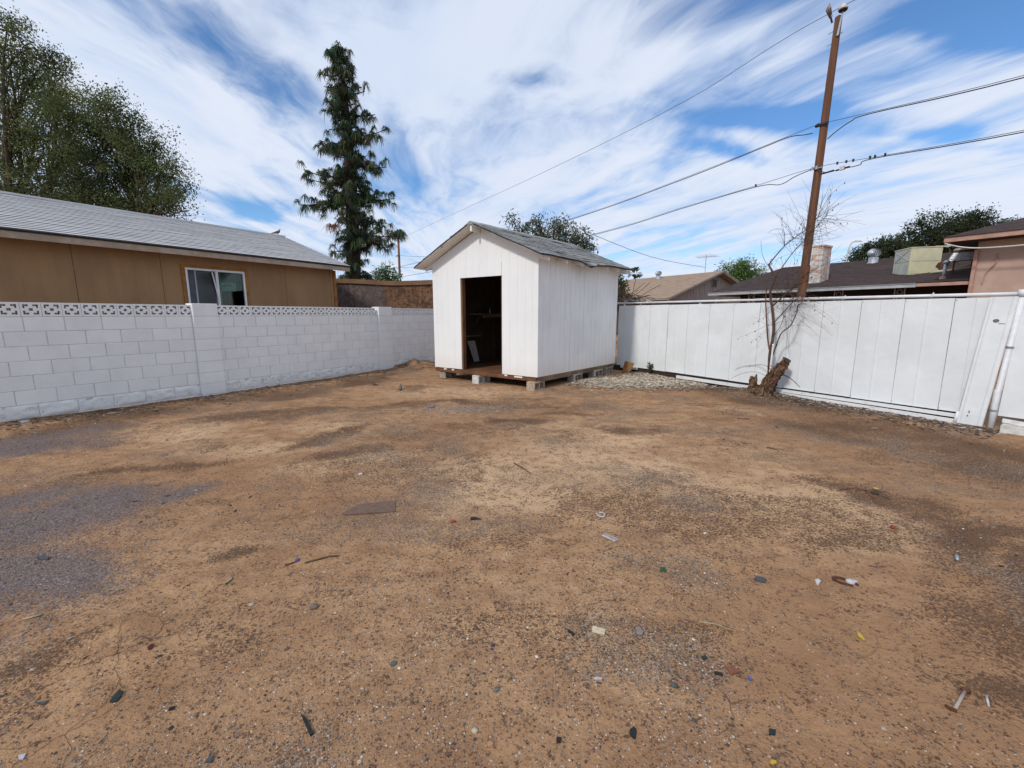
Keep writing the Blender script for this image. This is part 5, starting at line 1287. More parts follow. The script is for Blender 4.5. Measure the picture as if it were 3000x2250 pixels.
leafy_tree('bushy_tree', 'lower dark bushy tree behind the brown house ridge', (-12.3, 14.6, 0), 3.2, .26,
    [(at(330, 320, 14.4), (.75, .9, .5), 26), (at(280, 390, 14.6), (1.2, 1.2, .9), 44), (at(360, 380, 14.4), (.75, .9, .6), 24), (at(430, 440, 14.6), (.9, 1.0, .7), 34), (at(350, 490, 14.8), (1.4, 1.3, 1.0), 60),
     (at(240, 530, 14.8), (1.6, 1.4, 1.0), 72), (at(470, 500, 14.5), (.6, .8, .5), 18), (at(470, 570, 14.5), (.7, .8, .5), 24), (at(180, 610, 15.0), (1.7, 1.4, 1.0), 74), (at(330, 600, 15.0), (1.5, 1.3, .8), 66), (at(420, 610, 14.8), (.9, 1.0, .6), 34), (at(510, 585, 14.3), (.45, .6, .4), 8), (at(525, 540, 14.3), (.35, .5, .4), 6)],
    (.080, .018), [(.125, .155, .054), (.088, .112, .041), (.160, .182, .068), (.062, .079, .032)], 8, .34, 110)
leafy_tree('alley_tree', 'thin leafed grey green tree rising behind the shed roof', (1.7, 18.5, 0), 2.6, .14,
    [(at(1520, 690, 18.2), (.55, .6, .5), 24), (at(1580, 670, 18.4), (.65, .7, .55), 34), (at(1640, 668, 18.5), (.65, .7, .55), 34), (at(1690, 690, 18.4), (.6, .6, .55), 28), (at(1600, 720, 18.5), (1.2, .8, .6), 50), (at(1690, 735, 18.4), (.9, .6, .4), 30), (at(1730, 720, 18.4), (.25, .3, .35), 6), (at(1505, 650, 18.2), (.25, .3, .5), 7)],
    (.17, .022), [(.11, .125, .072), (.14, .15, .085), (.085, .10, .058)], 12, .26, 24, twig_r=.009)
leafy_tree('feathery_tree', 'bright green feathery tree between the tan and dark roofs', (at(2165, 850, 40)[0], 40, 0), 2.6, .22,
    [(at(2140, 800, 40), (1.7, 1.4, 1.0), 60), (at(2180, 785, 40), (1.6, 1.4, .9), 60), (at(2205, 815, 40), (1.3, 1.2, .9), 40), (at(2120, 825, 40), (1.5, 1.2, .8), 36), (at(2160, 840, 40), (2.2, 1.4, .8), 50)],
    (.30, .030), [(.115, .20, .045), (.085, .155, .035), (.14, .225, .055)], 15, .45, 34, hang=.5)
leafy_tree('broad_dark_tree', 'broad dark green tree behind the evaporative cooler', (at(2800, 800, 38)[0], 38, 0), 4.2, .40,
    [(at(2640, 720, 38), (2.2, 2, 1.3), 46), (at(2730, 680, 38), (2.3, 2, 1.6), 56), (at(2800, 670, 38), (2.0, 2, 1.3), 50), (at(2850, 655, 38), (1.8, 2, 1.2), 44), (at(2760, 720, 38), (3.0, 2, 1.6), 66), (at(2860, 700, 38), (2.4, 2, 1.5), 50)],
    (.20, .05), DARK, 18, .55, 70)
leafy_tree('low_dark_tree', 'lower dark green tree behind the street lamp and turbine vent', (at(2540, 800, 40)[0], 40, 0), 3.2, .30,
    [(at(2528, 757, 40), (.8, 1.5, .5), 14), (at(2550, 735, 40), (1.8, 1.5, 1.1), 44), (at(2600, 730, 40), (1.8, 1.5, 1.1), 44), (at(2570, 765, 40), (2.6, 1.5, 1.0), 44)],
    (.19, .05), DARK, 21, .5, 60)
leafy_tree('edge_dark_tree', 'dark green tree top above the pink roof at the right edge', (at(2990, 800, 42)[0], 42, 0), 4.2, .30,
    [(at(2950, 665, 42), (1.7, 1.5, .9), 34), (at(3010, 670, 42), (2.0, 1.5, 1.1), 40), (at(3060, 690, 42), (2.4, 1.5, 1.3), 40)],
    (.19, .05), DARK, 24, .5, 60)
leafy_tree('green_shrub_tree', 'small bright green tree beside the distant pole', (at(1125, 850, 30)[0], 30, 0), 2.0, .14,
    [(at(1130, 800, 30), (.9, .8, .8), 30), (at(1105, 812, 30), (.8, .8, .6), 22), (at(1150, 815, 30), (.6, .6, .5), 16)],
    (.2, .03), [(.075, .145, .035), (.055, .11, .03)], 27, .35, 30)
leafy_tree('creeper_bush', 'leafy green bush squeezed behind the shed rear corner', (3.35, 13.0, 0), 1.2, .06,
    [(at(1822, 840, 13.0), (.16, .3, .35), 22), (at(1815, 870, 13.0), (.25, .3, .25), 16), (at(1808, 810, 13.0), (.10, .2, .2), 8)],
    (.075, .022), [(.055, .085, .025), (.075, .105, .035)], 30, .15, 26, twig_r=.005)
# dry tangle on the fence behind the shed corner
tg = MB()
for k in range(60):
    a = Vector(at(rnd.uniform(1812, 1880), rnd.uniform(862, 884), 12.6)); P = [a]; d = Vector((rnd.uniform(-1, 1), rnd.uniform(-.4, .4), rnd.uniform(-.2, .45)))
    for j in range(4): d = (d + Vector((rnd.uniform(-.3, .3), 0, rnd.uniform(-.35, .2)))).normalized(); P.append(P[-1] + d * .16)
    tg.tube(P, .007, 4, False)
tag(tg.build('dry_vine', M['bark']), 'tangle of dry grey vine stems along the fence by the shed', 'vine')
# small palm far off
pm_ = thing('fan_palm', 'tiny distant fan palm beyond the tan roof', 'palm', (at(1857, 870, 60)[0], 60, 0), 0)
MB().tube([(0, 0, 0), (0, 0, 6.9)], [.22, .16], 8).build('trunk', M['bark'], pm_, True)
V = []; C = []
for k in range(36):
    a = rnd.uniform(0, 6.28); e = rnd.uniform(-.6, 1.3); d = Vector((math.cos(a) * math.cos(e), math.sin(a) * math.cos(e), math.sin(e))); s = d.cross(Vector((0, 0, 1))).normalized()
    p = Vector((0, 0, 7.0))
    V.append([p + d * .3, p + d * .9 + s * .22, p + d * 1.15 - Vector((0, 0, .12)), p + d * .9 - s * .22]); C.append((.03, .05, .018))
soup('fronds', V, M['leaf'], pm_, C)

# ================================================================== PINE
PY = 22.0
KP = 500 / 1037
def pz(x, y, dep=0.0): return Vector(at(800 + x * KP, 100 + y * KP, PY + dep))
pb_ = pz(488, 1640); pine_base = Vector((pb_.x, PY, 0))
pine = thing('pine_tree', 'tall narrow pine with drooping tufted tiers behind the strand board fence', 'tree', pine_base, 0)
trunk_pts = [pine_base + Vector((0, 0, -.2)), pz(490, 1480), pz(482, 1100), pz(468, 850), pz(450, 560), pz(430, 330), pz(405, 160), pz(392, 75)]
m = MB(); m.tube([p - pine_base for p in trunk_pts], [.42, .36, .30, .26, .20, .13, .06, .02], 10); m.build('trunk', M['pine_bark'], pine, True)
def trunk_at(y):
    ys = [1640, 1480, 1100, 850, 560, 330, 160, 75]; P = trunk_pts
    for i in range(len(ys) - 1):
        if ys[i] >= y >= ys[i + 1]: return P[i].lerp(P[i + 1], (ys[i] - y) / (ys[i] - ys[i + 1]))
    return P[-1]
tiers = [  # (y on trunk, tip x, tip y)
    (120, 365, 90), (110, 430, 95), (170, 345, 150), (160, 465, 160), (215, 350, 200), (240, 290, 235), (210, 480, 190), (250, 500, 255), (300, 310, 310), (310, 540, 315), (330, 330, 345), (340, 555, 340), (350, 470, 390), (345, 370, 360),
    (430, 330, 455), (420, 400, 400), (430, 500, 410), (470, 350, 480), (470, 620, 480), (480, 560, 490), (490, 500, 520), (500, 380, 520),
    (560, 340, 570), (545, 420, 545), (560, 520, 555), (600, 675, 575), (610, 640, 600), (620, 600, 620), (590, 480, 600), (640, 540, 640),
    (660, 285, 660), (650, 330, 645), (660, 400, 665), (680, 310, 690), (690, 480, 700), (700, 560, 740), (720, 520, 760), (720, 610, 770), (740, 690, 800), (750, 640, 790), (760, 580, 800), (720, 420, 740),
    (850, 185, 815), (850, 260, 830), (860, 320, 850), (840, 370, 835), (870, 240, 880), (880, 290, 900), (860, 560, 900), (840, 520, 870), (870, 600, 940),
    (930, 300, 970), (935, 380, 950), (940, 160, 1030), (945, 220, 1040), (950, 270, 1060), (960, 340, 1010), (930, 560, 950), (950, 620, 970), (960, 740, 990), (970, 690, 1000), (990, 640, 1010), (1000, 580, 1000), (980, 420, 1000),
    (1060, 400, 1090), (1040, 560, 1080), (1060, 600, 1110), (1080, 690, 1140), (1090, 640, 1150), (1120, 370, 1110), (1130, 420, 1140), (1120, 540, 1140),
    (1190, 590, 1180), (1200, 660, 1190), (1210, 700, 1230), (1220, 740, 1270), (1180, 770, 1210), (1230, 620, 1250), (1230, 390, 1240), (1250, 430, 1260), (1260, 540, 1260), (1270, 580, 1310), (1200, 500, 1200),
    (1290, 365, 1310), (1310, 410, 1330), (1320, 530, 1370), (1370, 440, 1390), (1390, 520, 1410), (1440, 410, 1455), (1450, 560, 1455), (1460, 610, 1460), (1470, 450, 1480), (1470, 520, 1480), (1480, 590, 1480)]
bmB = MB(); V = []; C = []
rp = random.Random(4); nrp = np.random.default_rng(4)
PINEC = [(.058, .094, .046), (.042, .070, .037), (.082, .120, .058), (.115, .130, .066)]
def tuft(p, s, col, n=26):
    a = nrp.uniform(0, 2 * np.pi, n); e = nrp.uniform(-.5, 1.0, n)
    d1 = np.stack([np.cos(a) * np.cos(e), np.sin(a) * np.cos(e), np.sin(e)], 1)
    d2 = d1 * .45; d2[:, 2] -= nrp.uniform(.55, 1.0, n); d2 /= np.linalg.norm(d2, axis=1)[:, None]
    l1 = (s * nrp.uniform(.25, .45, n))[:, None]; l2 = (s * nrp.uniform(.5, 1.05, n))[:, None]
    sdv = np.cross(d1, np.array([0.1, 0.2, 1.0])); sdv /= np.linalg.norm(sdv, axis=1)[:, None] + 1e-6
    w = .013
    o = np.array(p)[None, :]; m1 = o + d1 * l1; m2 = m1 + d2 * l2
    V.append(np.stack([o - sdv * w * .6, o + sdv * w * .6, m1 + sdv * w, m1 - sdv * w], 1)); V.append(np.stack([m1 - sdv * w, m1 + sdv * w, m2 + sdv * w * .35, m2 - sdv * w * .35], 1))
    c = np.array(col)[None, :] * nrp.uniform(.65, 1.35, n)[:, None]; C.append(c); C.append(c)
def pine_branch(a, b, r0):
    L = (b - a).length
    P = [a.lerp(b, t / 6) + Vector((0, 0, -.10 * L * math.sin(math.pi * t / 6))) for t in range(7)]
    bmB.tube([p - pine_base for p in P], [r0 * (1 - .8 * i / 6) + .008 for i in range(7)], 5, False)
    nt = max(4, int(L * 6.0))
    for k in range(nt):
        t = .18 + .82 * (k + rp.random()) / nt; i = min(int(t * 6), 5); p = P[i].lerp(P[i + 1], t * 6 - i)
        sp = .12 + .12 * rp.random()
        q_ = p + Vector((rp.gauss(0, sp), rp.gauss(0, sp * 1.3), rp.gauss(.02, .15)))
        bmB.tube([p - pine_base, q_ - pine_base], [.014, .008], 4, False)
        tuft(q_ - pine_base, rp.uniform(.26, .40), [c * rp.uniform(.7, 1.25) for c in PINEC[rp.randrange(4)]], rp.randrange(28, 40))
for y, tx, ty in tiers:
    a = trunk_at(y); dep = rp.gauss(0, .45)
    b = pz(tx, ty + 8, dep); pine_branch(a, b, .045)
for y in range(150, 1480, 74):    # branches that point towards and away from the viewer
    for sg in (-1, 1):
        if 880 < y < 930 and sg < 0: continue
        a = trunk_at(y); L = .4 + 1.3 * min(1, (y - 100) / 700) * rp.uniform(.4, 1)
        if y > 1250: L *= .6
        b = a + Vector((rp.uniform(-.35, .35), sg * L, -.1 * L + rp.uniform(-.1, .2))); pine_branch(a, b, .04)
a = trunk_at(1200); mid = pz(720, 1225, .2); bmB.tube([mid - pine_base, pz(770, 1215, .2) - pine_base], [.03, .012], 5, False)
for k in range(13): tuft(pz(770 + rp.gauss(0, 13), 1205 + rp.gauss(0, 10), .2) - pine_base, .42, PINEC[2], 28)
for k in range(6): tuft(pz(390 + rp.gauss(0, 8), 80 + rp.gauss(0, 12)) - pine_base, .38, PINEC[0], 26)
bmB.build('branches', M['pine_bark'], pine)
soup('crown', np.concatenate(V), M['leaf'], pine, np.concatenate(C))
V, C = [], []
for k in range(5): tuft(pz(355 + rp.gauss(0, 14), 1165 + rp.gauss(0, 9), -.6) - pine_base, .4, (.24, .10, .045), 24)
for k in range(3): tuft(pz(192 + rp.gauss(0, 4), 860 + rp.gauss(0, 14), 0) - pine_base, .3, (.20, .11, .06), 14)
o_ = soup('dead_needles', np.concatenate(V), M['leaf'], pine, np.concatenate(C)); o_['label'] = 'rusty brown dead needle tufts'
# ================================================================== BIRDS
def bird(name, label, loc, heading, s, wire_perch=False, cols=((.16, .125, .10), (.10, .08, .068), (.20, .16, .135)), up=0.0):
    t = thing(name, label, 'bird', loc, heading, 'pigeons and doves about the yard')
    body = simple('plumage_' + label.split()[0] + str(len(bpy.data.materials)), cols[0], cols[1], .8, 30 / s * .2)
    m = MB()
    def ell(c, r, tilt, n=12, k=8):
        o = len(m.v); ct, st_ = math.cos(tilt), math.sin(tilt)
        for i in range(k + 1):
            ph = math.pi * i / k
            for j in range(n):
                th = 2 * math.pi * j / n
                x_, y_, z_ = r[0] * math.cos(ph), r[1] * math.sin(ph) * math.cos(th), r[2] * math.sin(ph) * math.sin(th)
                m.v.append((c[0] + x_ * ct - z_ * st_, c[1] + y_, c[2] + x_ * st_ + z_ * ct))
        for i in range(k):
            for j in range(n): m.f.append((o + i * n + j, o + i * n + (j + 1) % n, o + (i + 1) * n + (j + 1) % n, o + (i + 1) * n + j))
    # one skin: a lofted body from tail root to beak base
    prof = [(-.30, .02, .03, .10), (-.20, .035, .035, .105), (-.10, .075, .065, .115), (0, .092, .085, .125), (.08, .09, .088, .145), (.14, .065, .07, .185), (.165, .045, .05, .225), (.175, .043, .046, .255), (.19, .032, .035, .275), (.195, .008, .01, .285)]
    ang = R(50) if wire_perch else R(12)
    n = 12
    for i, (x_, ry, rz_, zc) in enumerate(prof):
        for j in range(n):
            th = 2 * math.pi * j / n; X = x_; Y = ry * math.cos(th); Z = zc + rz_ * math.sin(th) - .11
            m.v.append(((X * math.cos(ang) - Z * math.sin(ang)) * s, Y * s, (X * math.sin(ang) + Z * math.cos(ang) + .13) * s))
    for i in range(len(prof) - 1):
        for j in range(n): m.f.append((i * n + j, i * n + (j + 1) % n, (i + 1) * n + (j + 1) % n, (i + 1) * n + j))
    m.f.append(tuple(range(n - 1, -1, -1))); m.f.append(tuple(range((len(prof) - 1) * n, len(prof) * n)))
    m.build('body', body, t, True)
    Tm = lambda X, Y, Z: ((X * math.cos(ang) - (Z - .11) * math.sin(ang)) * s, Y * s, (X * math.sin(ang) + (Z - .11) * math.cos(ang) + .13) * s)
    MB().hexa([Tm(-.48, -.035, .075), Tm(-.24, -.03, .085), Tm(-.24, .03, .085), Tm(-.48, .035, .075), Tm(-.48, -.035, .085), Tm(-.24, -.03, .12), Tm(-.24, .03, .12), Tm(-.48, .035, .085)]).build('tail', M['bird_dark'], t)
    for sg in (-1, 1):
        MB().hexa([Tm(-.28, sg * .05, .10), Tm(.06, sg * .088, .10), Tm(.06, sg * .098, .10), Tm(-.28, sg * .062, .10), Tm(-.22, sg * .045, .14), Tm(.08, sg * .075, .19), Tm(.08, sg * .085, .19), Tm(-.22, sg * .055, .14)]).build('wing', M['bird_wing'], t)
        MB().tube([Tm(.0, sg * .035, .05), (0 * s, sg * .035 * s, .0)], .008 * s, 5).build('leg', M['bird_leg'], t)
        MB().tube([(-.02 * s, sg * .035 * s, .004), (.05 * s, sg * .04 * s, .004)], .006 * s, 4).build('foot', M['bird_leg'], t)
    MB().tube([Tm(.19, 0, .28), Tm(.235, 0, .272)], [.012 * s, .002 * s], 6).build('beak', M['bird_dark'], t)
    return t
M['bird_dark'] = simple('dark_feather', (.05, .042, .038), None, .8); M['bird_wing'] = simple('wing_feather', (.11, .088, .074), (.075, .06, .05), .8, 40); M['bird_leg'] = simple('bird_leg', (.22, .09, .06), None, .7)
c_ = Pl(-4.93, 9.17, -.075)
bird('pigeon', 'pale pigeon perched on the top wire beside the pole', (c_.x, c_.y, c_.z - .02), R(200), .62, True, ((.30, .25, .20), (.12, .10, .09), (.2, .2, .2)))
bird('dove', 'small brown dove on the dirt, nearer the block wall', (-2.896, 8.742, gh(-2.896, 8.742)), R(200), .27)
bird('dove', 'small brown dove on the dirt, nearer the shed', (-2.201, 8.245, gh(-2.201, 8.245)), R(100), .30)
c_ = Wp(5.33, 4.0, 0); bird('dove', 'grey dove on the ridge end of the brown house roof', (c_.x, c_.y, 3.80), R(40), .5, False, ((.14, .14, .145), (.1, .1, .1), (.1, .1, .1)))

# ================================================================== DEBRIS ON THE GROUND
def cmat(name, c, rough=.6): return simple(name, c, tuple(x * .72 for x in c), rough, 40)
dusty = lambda c: tuple(.80 * a + .20 * b for a, b in zip(c, (.22, .15, .10)))
DM = {k: cmat(k, dusty(c) if max(c) > .15 else c) for k, c in dict(shard_black=(.018, .020, .020), shard_teal=(.016, .032, .030), shard_red=(.34, .03, .02), shard_maroon=(.10, .012, .012), shard_green=(.016, .085, .035), shard_blue=(.06, .085, .36), shard_white=(.62, .62, .60), shard_lilac=(.50, .50, .62),
     shard_yellow=(.62, .42, .03), tile_rust=(.22, .070, .028), tile_cream=(.66, .58, .40), glass_grey=(.26, .25, .25), slate=(.075, .08, .085), leaf_pale=(.36, .27, .13), stick_brown=(.10, .065, .042), stick_pale=(.50, .40, .24), cloth_blue=(.16, .20, .36), plank=(.165, .092, .066)).items()}
def shard(name, label, cat, poly, mat, th=.005, lift=.004, tilt=.0, group=None):
    cx = sum(p[0] for p in poly) / len(poly); cy = sum(p[1] for p in poly) / len(poly)
    z = gh(cx, cy); m = MB(); r = random.Random(len(label))
    tx, ty = r.uniform(-tilt, tilt), r.uniform(-tilt, tilt)
    n = len(poly); area = sum(poly[i][0] * poly[(i + 1) % n][1] - poly[(i + 1) % n][0] * poly[i][1] for i in range(n))
    if area < 0: poly = poly[::-1]
    bot = [(x_ - cx, y_ - cy, (x_ - cx) * tx + (y_ - cy) * ty + lift - th) for x_, y_ in poly]; top = [(x_ - (x_) * 0 - cx, y_ - cy, z_ + th) for (x_, y_), (_, _, z_) in zip(poly, bot)]
    top = [(a * .985, b * .985, c) for a, b, c in top]
    m.add(bot + top, [tuple(range(n - 1, -1, -1)), tuple(range(n, 2 * n))] + [(i, (i + 1) % n, (i + 1) % n + n, i + n) for i in range(n)])
    o = m.build(name, mat, None, False, (cx, cy, z)); tag(o, label, cat, group); return o
SH = [
 ('scrap_plank', 'weathered brown plank lying half buried in the middle of the yard', 'plank', [(-1.269, 2.961), (-1.246, 2.932), (-0.878, 2.996), (-0.926, 3.164), (-0.961, 3.178), (-1.202, 3.114)], 'plank', .022, .016, .02),
 ('dark_shard', 'black triangular shard right of the plank', 'shard', [(-0.304, 2.915), (-0.302, 2.87), (-0.223, 2.884), (-0.277, 2.919)], 'shard_black', .006, .006, .1),
 ('red_scrap', 'small red plastic scrap between the plank and the black triangle', 'scrap', [(-0.446, 2.856), (-0.423, 2.87), (-0.399, 2.849), (-0.433, 2.826)], 'shard_red', .008, .008, .1),
 ('green_shard', 'green trapezoid shard on bare soil right of centre', 'shard', [(0.863, 2.263), (0.886, 2.304), (0.906, 2.304), (0.903, 2.262)], 'shard_green', .005, .006, .1),
 ('blue_rag', 'faded blue rag in front of the shed gravel', 'rag', [(-1.388, 6.672), (-1.336, 6.754), (-1.244, 6.672), (-1.252, 6.581), (-1.34, 6.581)], 'cloth_blue', .012, .012, .1),
 ('cream_tile', 'cream rectangular plastic tile near the bottom middle', 'tile', [(0.385, 1.807), (0.441, 1.781), (0.429, 1.75), (0.374, 1.773)], 'tile_cream', .006, .008, .05),
 ('rubber_scrap', 'short black rubber strip left of the cream tile', 'scrap', [(0.262, 1.786), (0.272, 1.793), (0.294, 1.761), (0.283, 1.754)], 'shard_black', .007, .007, .05),
 ('dark_shard', 'black leaf shaped shard at the bottom centre', 'shard', [(0.422, 1.299), (0.44, 1.312), (0.448, 1.299), (0.434, 1.267), (0.425, 1.274), (0.419, 1.287)], 'shard_black', .005, .006, .1),
 ('glass_shard', 'grey translucent looking shard right of the cream tile', 'shard', [(0.594, 1.808), (0.609, 1.812), (0.621, 1.776), (0.607, 1.757), (0.585, 1.767)], 'glass_grey', .005, .006, .1),
 ('dark_shard', 'small notched black shard left of the leaf shaped one', 'shard', [(0.157, 1.272), (0.174, 1.271), (0.17, 1.254), (0.163, 1.258), (0.155, 1.251)], 'shard_black', .005, .006, .1),
 ('white_chip', 'white bone like chip below the cream tile', 'chip', [(0.334, 1.52), (0.352, 1.524), (0.371, 1.518), (0.367, 1.512), (0.343, 1.51)], 'shard_white', .006, .006, .05),
 ('yellow_scrap', 'bright yellow plastic strip on the right side', 'scrap', [(1.631, 1.784), (1.645, 1.785), (1.632, 1.737), (1.622, 1.735), (1.617, 1.759)], 'shard_yellow', .004, .006, .1),
 ('rust_tile', 'rust brown diamond shaped tile shard near the blue chip', 'shard', [(0.906, 1.584), (0.941, 1.587), (0.963, 1.56), (0.915, 1.543)], 'tile_rust', .006, .008, .05),
 ('blue_chip', 'small blue plastic chip below the rust brown tile', 'chip', [(0.966, 1.521), (0.982, 1.536), (0.99, 1.519), (0.979, 1.514)], 'shard_blue', .004, .006, .1),
 ('dark_shard', 'black bar shaped shard left of the rust brown tile', 'shard', [(0.852, 1.563), (0.882, 1.552), (0.877, 1.539), (0.847, 1.548)], 'shard_black', .005, .006, .05),
 ('dark_shard', 'teal black chip above the bar shaped shard', 'shard', [(0.833, 1.637), (0.851, 1.643), (0.852, 1.626), (0.832, 1.62)], 'shard_teal', .005, .006, .05),
 ('yellow_scrap', 'rounded yellow scrap at the bottom edge', 'scrap', [(0.859, 1.188), (0.871, 1.194), (0.884, 1.193), (0.88, 1.183), (0.86, 1.181)], 'shard_yellow', .004, .006, .05),
 ('dark_shard', 'dark teal square shard above the rounded yellow scrap', 'shard', [(0.929, 1.307), (0.951, 1.302), (0.938, 1.284), (0.918, 1.288)], 'shard_teal', .005, .006, .05),
 ('rubber_sole', 'dark oval rubber sole scrap on the right', 'scrap', [(1.376, 2.19), (1.399, 2.202), (1.426, 2.196), (1.436, 2.176), (1.41, 2.154), (1.385, 2.162), (1.374, 2.173)], 'slate', .012, .012, .05),
 ('paper_scrap', 'white paper scrap between the rubber sole and rusty ring', 'scrap', [(1.719, 2.19), (1.741, 2.195), (1.742, 2.176), (1.704, 2.143), (1.704, 2.159)], 'shard_white', .006, .008, .15),
 ('dark_shard', 'large pointed black shard at the lower left', 'shard', [(-1.538, 1.399), (-1.545, 1.426), (-1.545, 1.444), (-1.529, 1.446), (-1.519, 1.428), (-1.512, 1.403), (-1.524, 1.398)], 'shard_teal', .006, .008, .1),
 ('dark_shard', 'long black tapering strip at the bottom left of centre', 'shard', [(-0.788, 1.358), (-0.773, 1.349), (-0.754, 1.337), (-0.705, 1.282), (-0.712, 1.272)], 'shard_black', .006, .008, .03),
 ('maroon_shard', 'dark red glassy shard at the lower left', 'shard', [(-1.602, 1.647), (-1.614, 1.673), (-1.604, 1.681), (-1.593, 1.664), (-1.588, 1.65)], 'shard_maroon', .005, .006, .1),
 ('pale_shard', 'pale lilac triangular shard in the bottom left corner', 'shard', [(-1.658, 1.199), (-1.638, 1.206), (-1.629, 1.189), (-1.642, 1.188)], 'shard_lilac', .005, .006, .1),
 ('dark_shard', 'small charcoal chip right of the large pointed shard', 'shard', [(-1.29, 1.369), (-1.297, 1.383), (-1.281, 1.387), (-1.274, 1.373)], 'shard_black', .005, .006, .1),
 ('slate_shard', 'thin grey slate sliver left of the large pointed shard', 'shard', [(-1.827, 1.399), (-1.786, 1.403), (-1.773, 1.396), (-1.782, 1.389)], 'slate', .005, .006, .05),
 ('slate_shard', 'grey square tile chip at the bottom left', 'shard', [(-1.021, 1.184), (-1.019, 1.205), (-1.005, 1.206), (-0.999, 1.184)], 'slate', .005, .006, .05),
 ('slate_shard', 'dark slate piece lying on the purple grey gravel', 'shard', [(-2.906, 2.381), (-2.905, 2.401), (-2.878, 2.401), (-2.828, 2.381), (-2.815, 2.358), (-2.858, 2.361)], 'slate', .012, .012, .05),
 ('dry_leaf', 'pale dry leaf lying left of centre', 'leaf', [(-1.592, 2.112), (-1.591, 2.145), (-1.574, 2.164), (-1.558, 2.149), (-1.563, 2.122), (-1.57, 2.104)], 'leaf_pale', .003, .008, .15),
 ('paint_flake', 'white paint flake at the foot of the block wall', 'flake', [(-6.733, 5.614), (-6.772, 5.681), (-6.686, 5.715), (-6.619, 5.631), (-6.627, 5.573)], 'shard_white', .012, .014, .05)]
for a in SH: shard(a[0], a[1], a[2], a[3], DM[a[4]], a[5], a[6], a[7])
def stick(name, label, pts, r, mat, cat='stick', lift=.006):
    cx, cy = pts[0]; z0 = gh(cx, cy); P = [(x_ - cx, y_ - cy, gh(x_, y_) - z0 + lift) for x_, y_ in pts]
    m = MB(); n = len(P); m.tube(P, [r * (1 - .35 * i / (n - 1)) for i in range(n)], 6); return tag(m.build(name, mat, None, True, (cx, cy, z0)), label, cat)
stick('thin_rod', 'thin dark straight rod in the middle of the yard', [(0.022, 4.045), (0.103, 3.916), (0.176, 3.779)], .006, DM['stick_brown'])
stick('red_straw', 'short dark red straw beside a blue cap', [(-1.336, 2.285), (-1.289, 2.33)], .004, DM['shard_maroon'], 'straw')
stick('twig', 'long grey twig right of the blue cap', [(-1.233, 2.311), (-1.158, 2.359), (-1.114, 2.387), (-1.059, 2.381)], .005, DM['stick_brown'])
stick('pale_stick', 'pale split sticks on the left gravel edge', [(-2.379, 1.844), (-2.315, 1.87)], .006, DM['stick_pale'])
stick('white_stick', 'short white plastic stick right of the rusty bolt', [(1.848, 1.43), (1.811, 1.387)], .005, DM['shard_white'])
stick('leaf_stalk', 'reddish leaf stalk bent beside the cut sapling', [(2.776, 3.385), (2.945, 3.436), (2.985, 3.372), (2.922, 3.221)], .006, M['red_bark'])
stick('twig', 'pale curved twig in front of the cut sapling', [(2.618, 3.142), (2.682, 3.122), (2.716, 3.061)], .005, DM['stick_pale'])
stick('twig', 'straw coloured twig right of the cream tile', [(0.917, 1.855), (0.984, 1.836), (1.041, 1.794)], .003, DM['stick_pale'])
stick('twig', 'short dark stick on pale soil below the tree stump', [(2.84, 4.54), (2.905, 4.459)], .007, DM['stick_brown'])
stick('twig', 'flat brown bark strip on the soil below the tree stump', [(3.244, 5.93), (3.38, 5.867)], .012, M['red_bark'])
stick('metal_socket', 'small metal tube on the right side', [(2.72, 2.383), (2.68, 2.342)], .011, M['galv'], 'metal tube', .012)
blt = thing('rusty_bolt', 'rusty bolt with grey shaft and bent foot at the lower right', 'bolt', (1.725, 1.411, gh(1.725, 1.411) + .008), math.atan2(.092, .142))
MB().tube([(-.075, 0, 0), (.075, 0, 0)], .0055, 8).build('shaft', M['cmu'], blt, True)
MB().tube([(.075, -.006, -.002), (.083, 0, 0), (.086, .0, 0)], [.014, .016, .010], 8).build('head', M['rust'], blt, True)
MB().tube([(-.076, -.006, 0), (-.082, .012, 0), (-.078, .024, 0)], [.007, .0065, .005], 7).build('bent_foot', M['rust'], blt, True)
cmb = thing('plastic_comb', 'pale grey broken comb lying right of centre', 'comb', (0.66, 2.64, gh(.66, 2.64) + .006), math.atan2(-.077, .071))
MB().box(-.052, .052, -.022, -.014, -.002, .004).build('spine', DM['shard_white'], cmb)
for k in range(11): MB().box(-.05 + k * .0098, -.046 + k * .0098, -.014, .022, -.002, .003).build('tooth', DM['shard_white'], cmb)
wl = MB(); wl.tube(smooth_path([(0, 0, .006), (.01, -.05, .01), (.032, -.08, .015), (.056, -.05, .02), (.048, -.008, .012), (.025, .01, .006)], 5), .0045, 6); tag(wl.build('wire_loop', DM['shard_white'], None, True, (.633, 2.991, gh(.633, 2.991))), 'white bent wire loop above the comb', 'wire')
rg_ = MB(); rg_.tube([(.055 * math.cos(a * .3) , .028 * math.sin(a * .3), .008) for a in range(19)], .007, 6); tag(rg_.build('rusty_ring', M['rust'], None, True, (1.875, 2.17, gh(1.875, 2.17)), (0, 0, R(-40))), 'rusty oval metal ring at the right', 'ring')
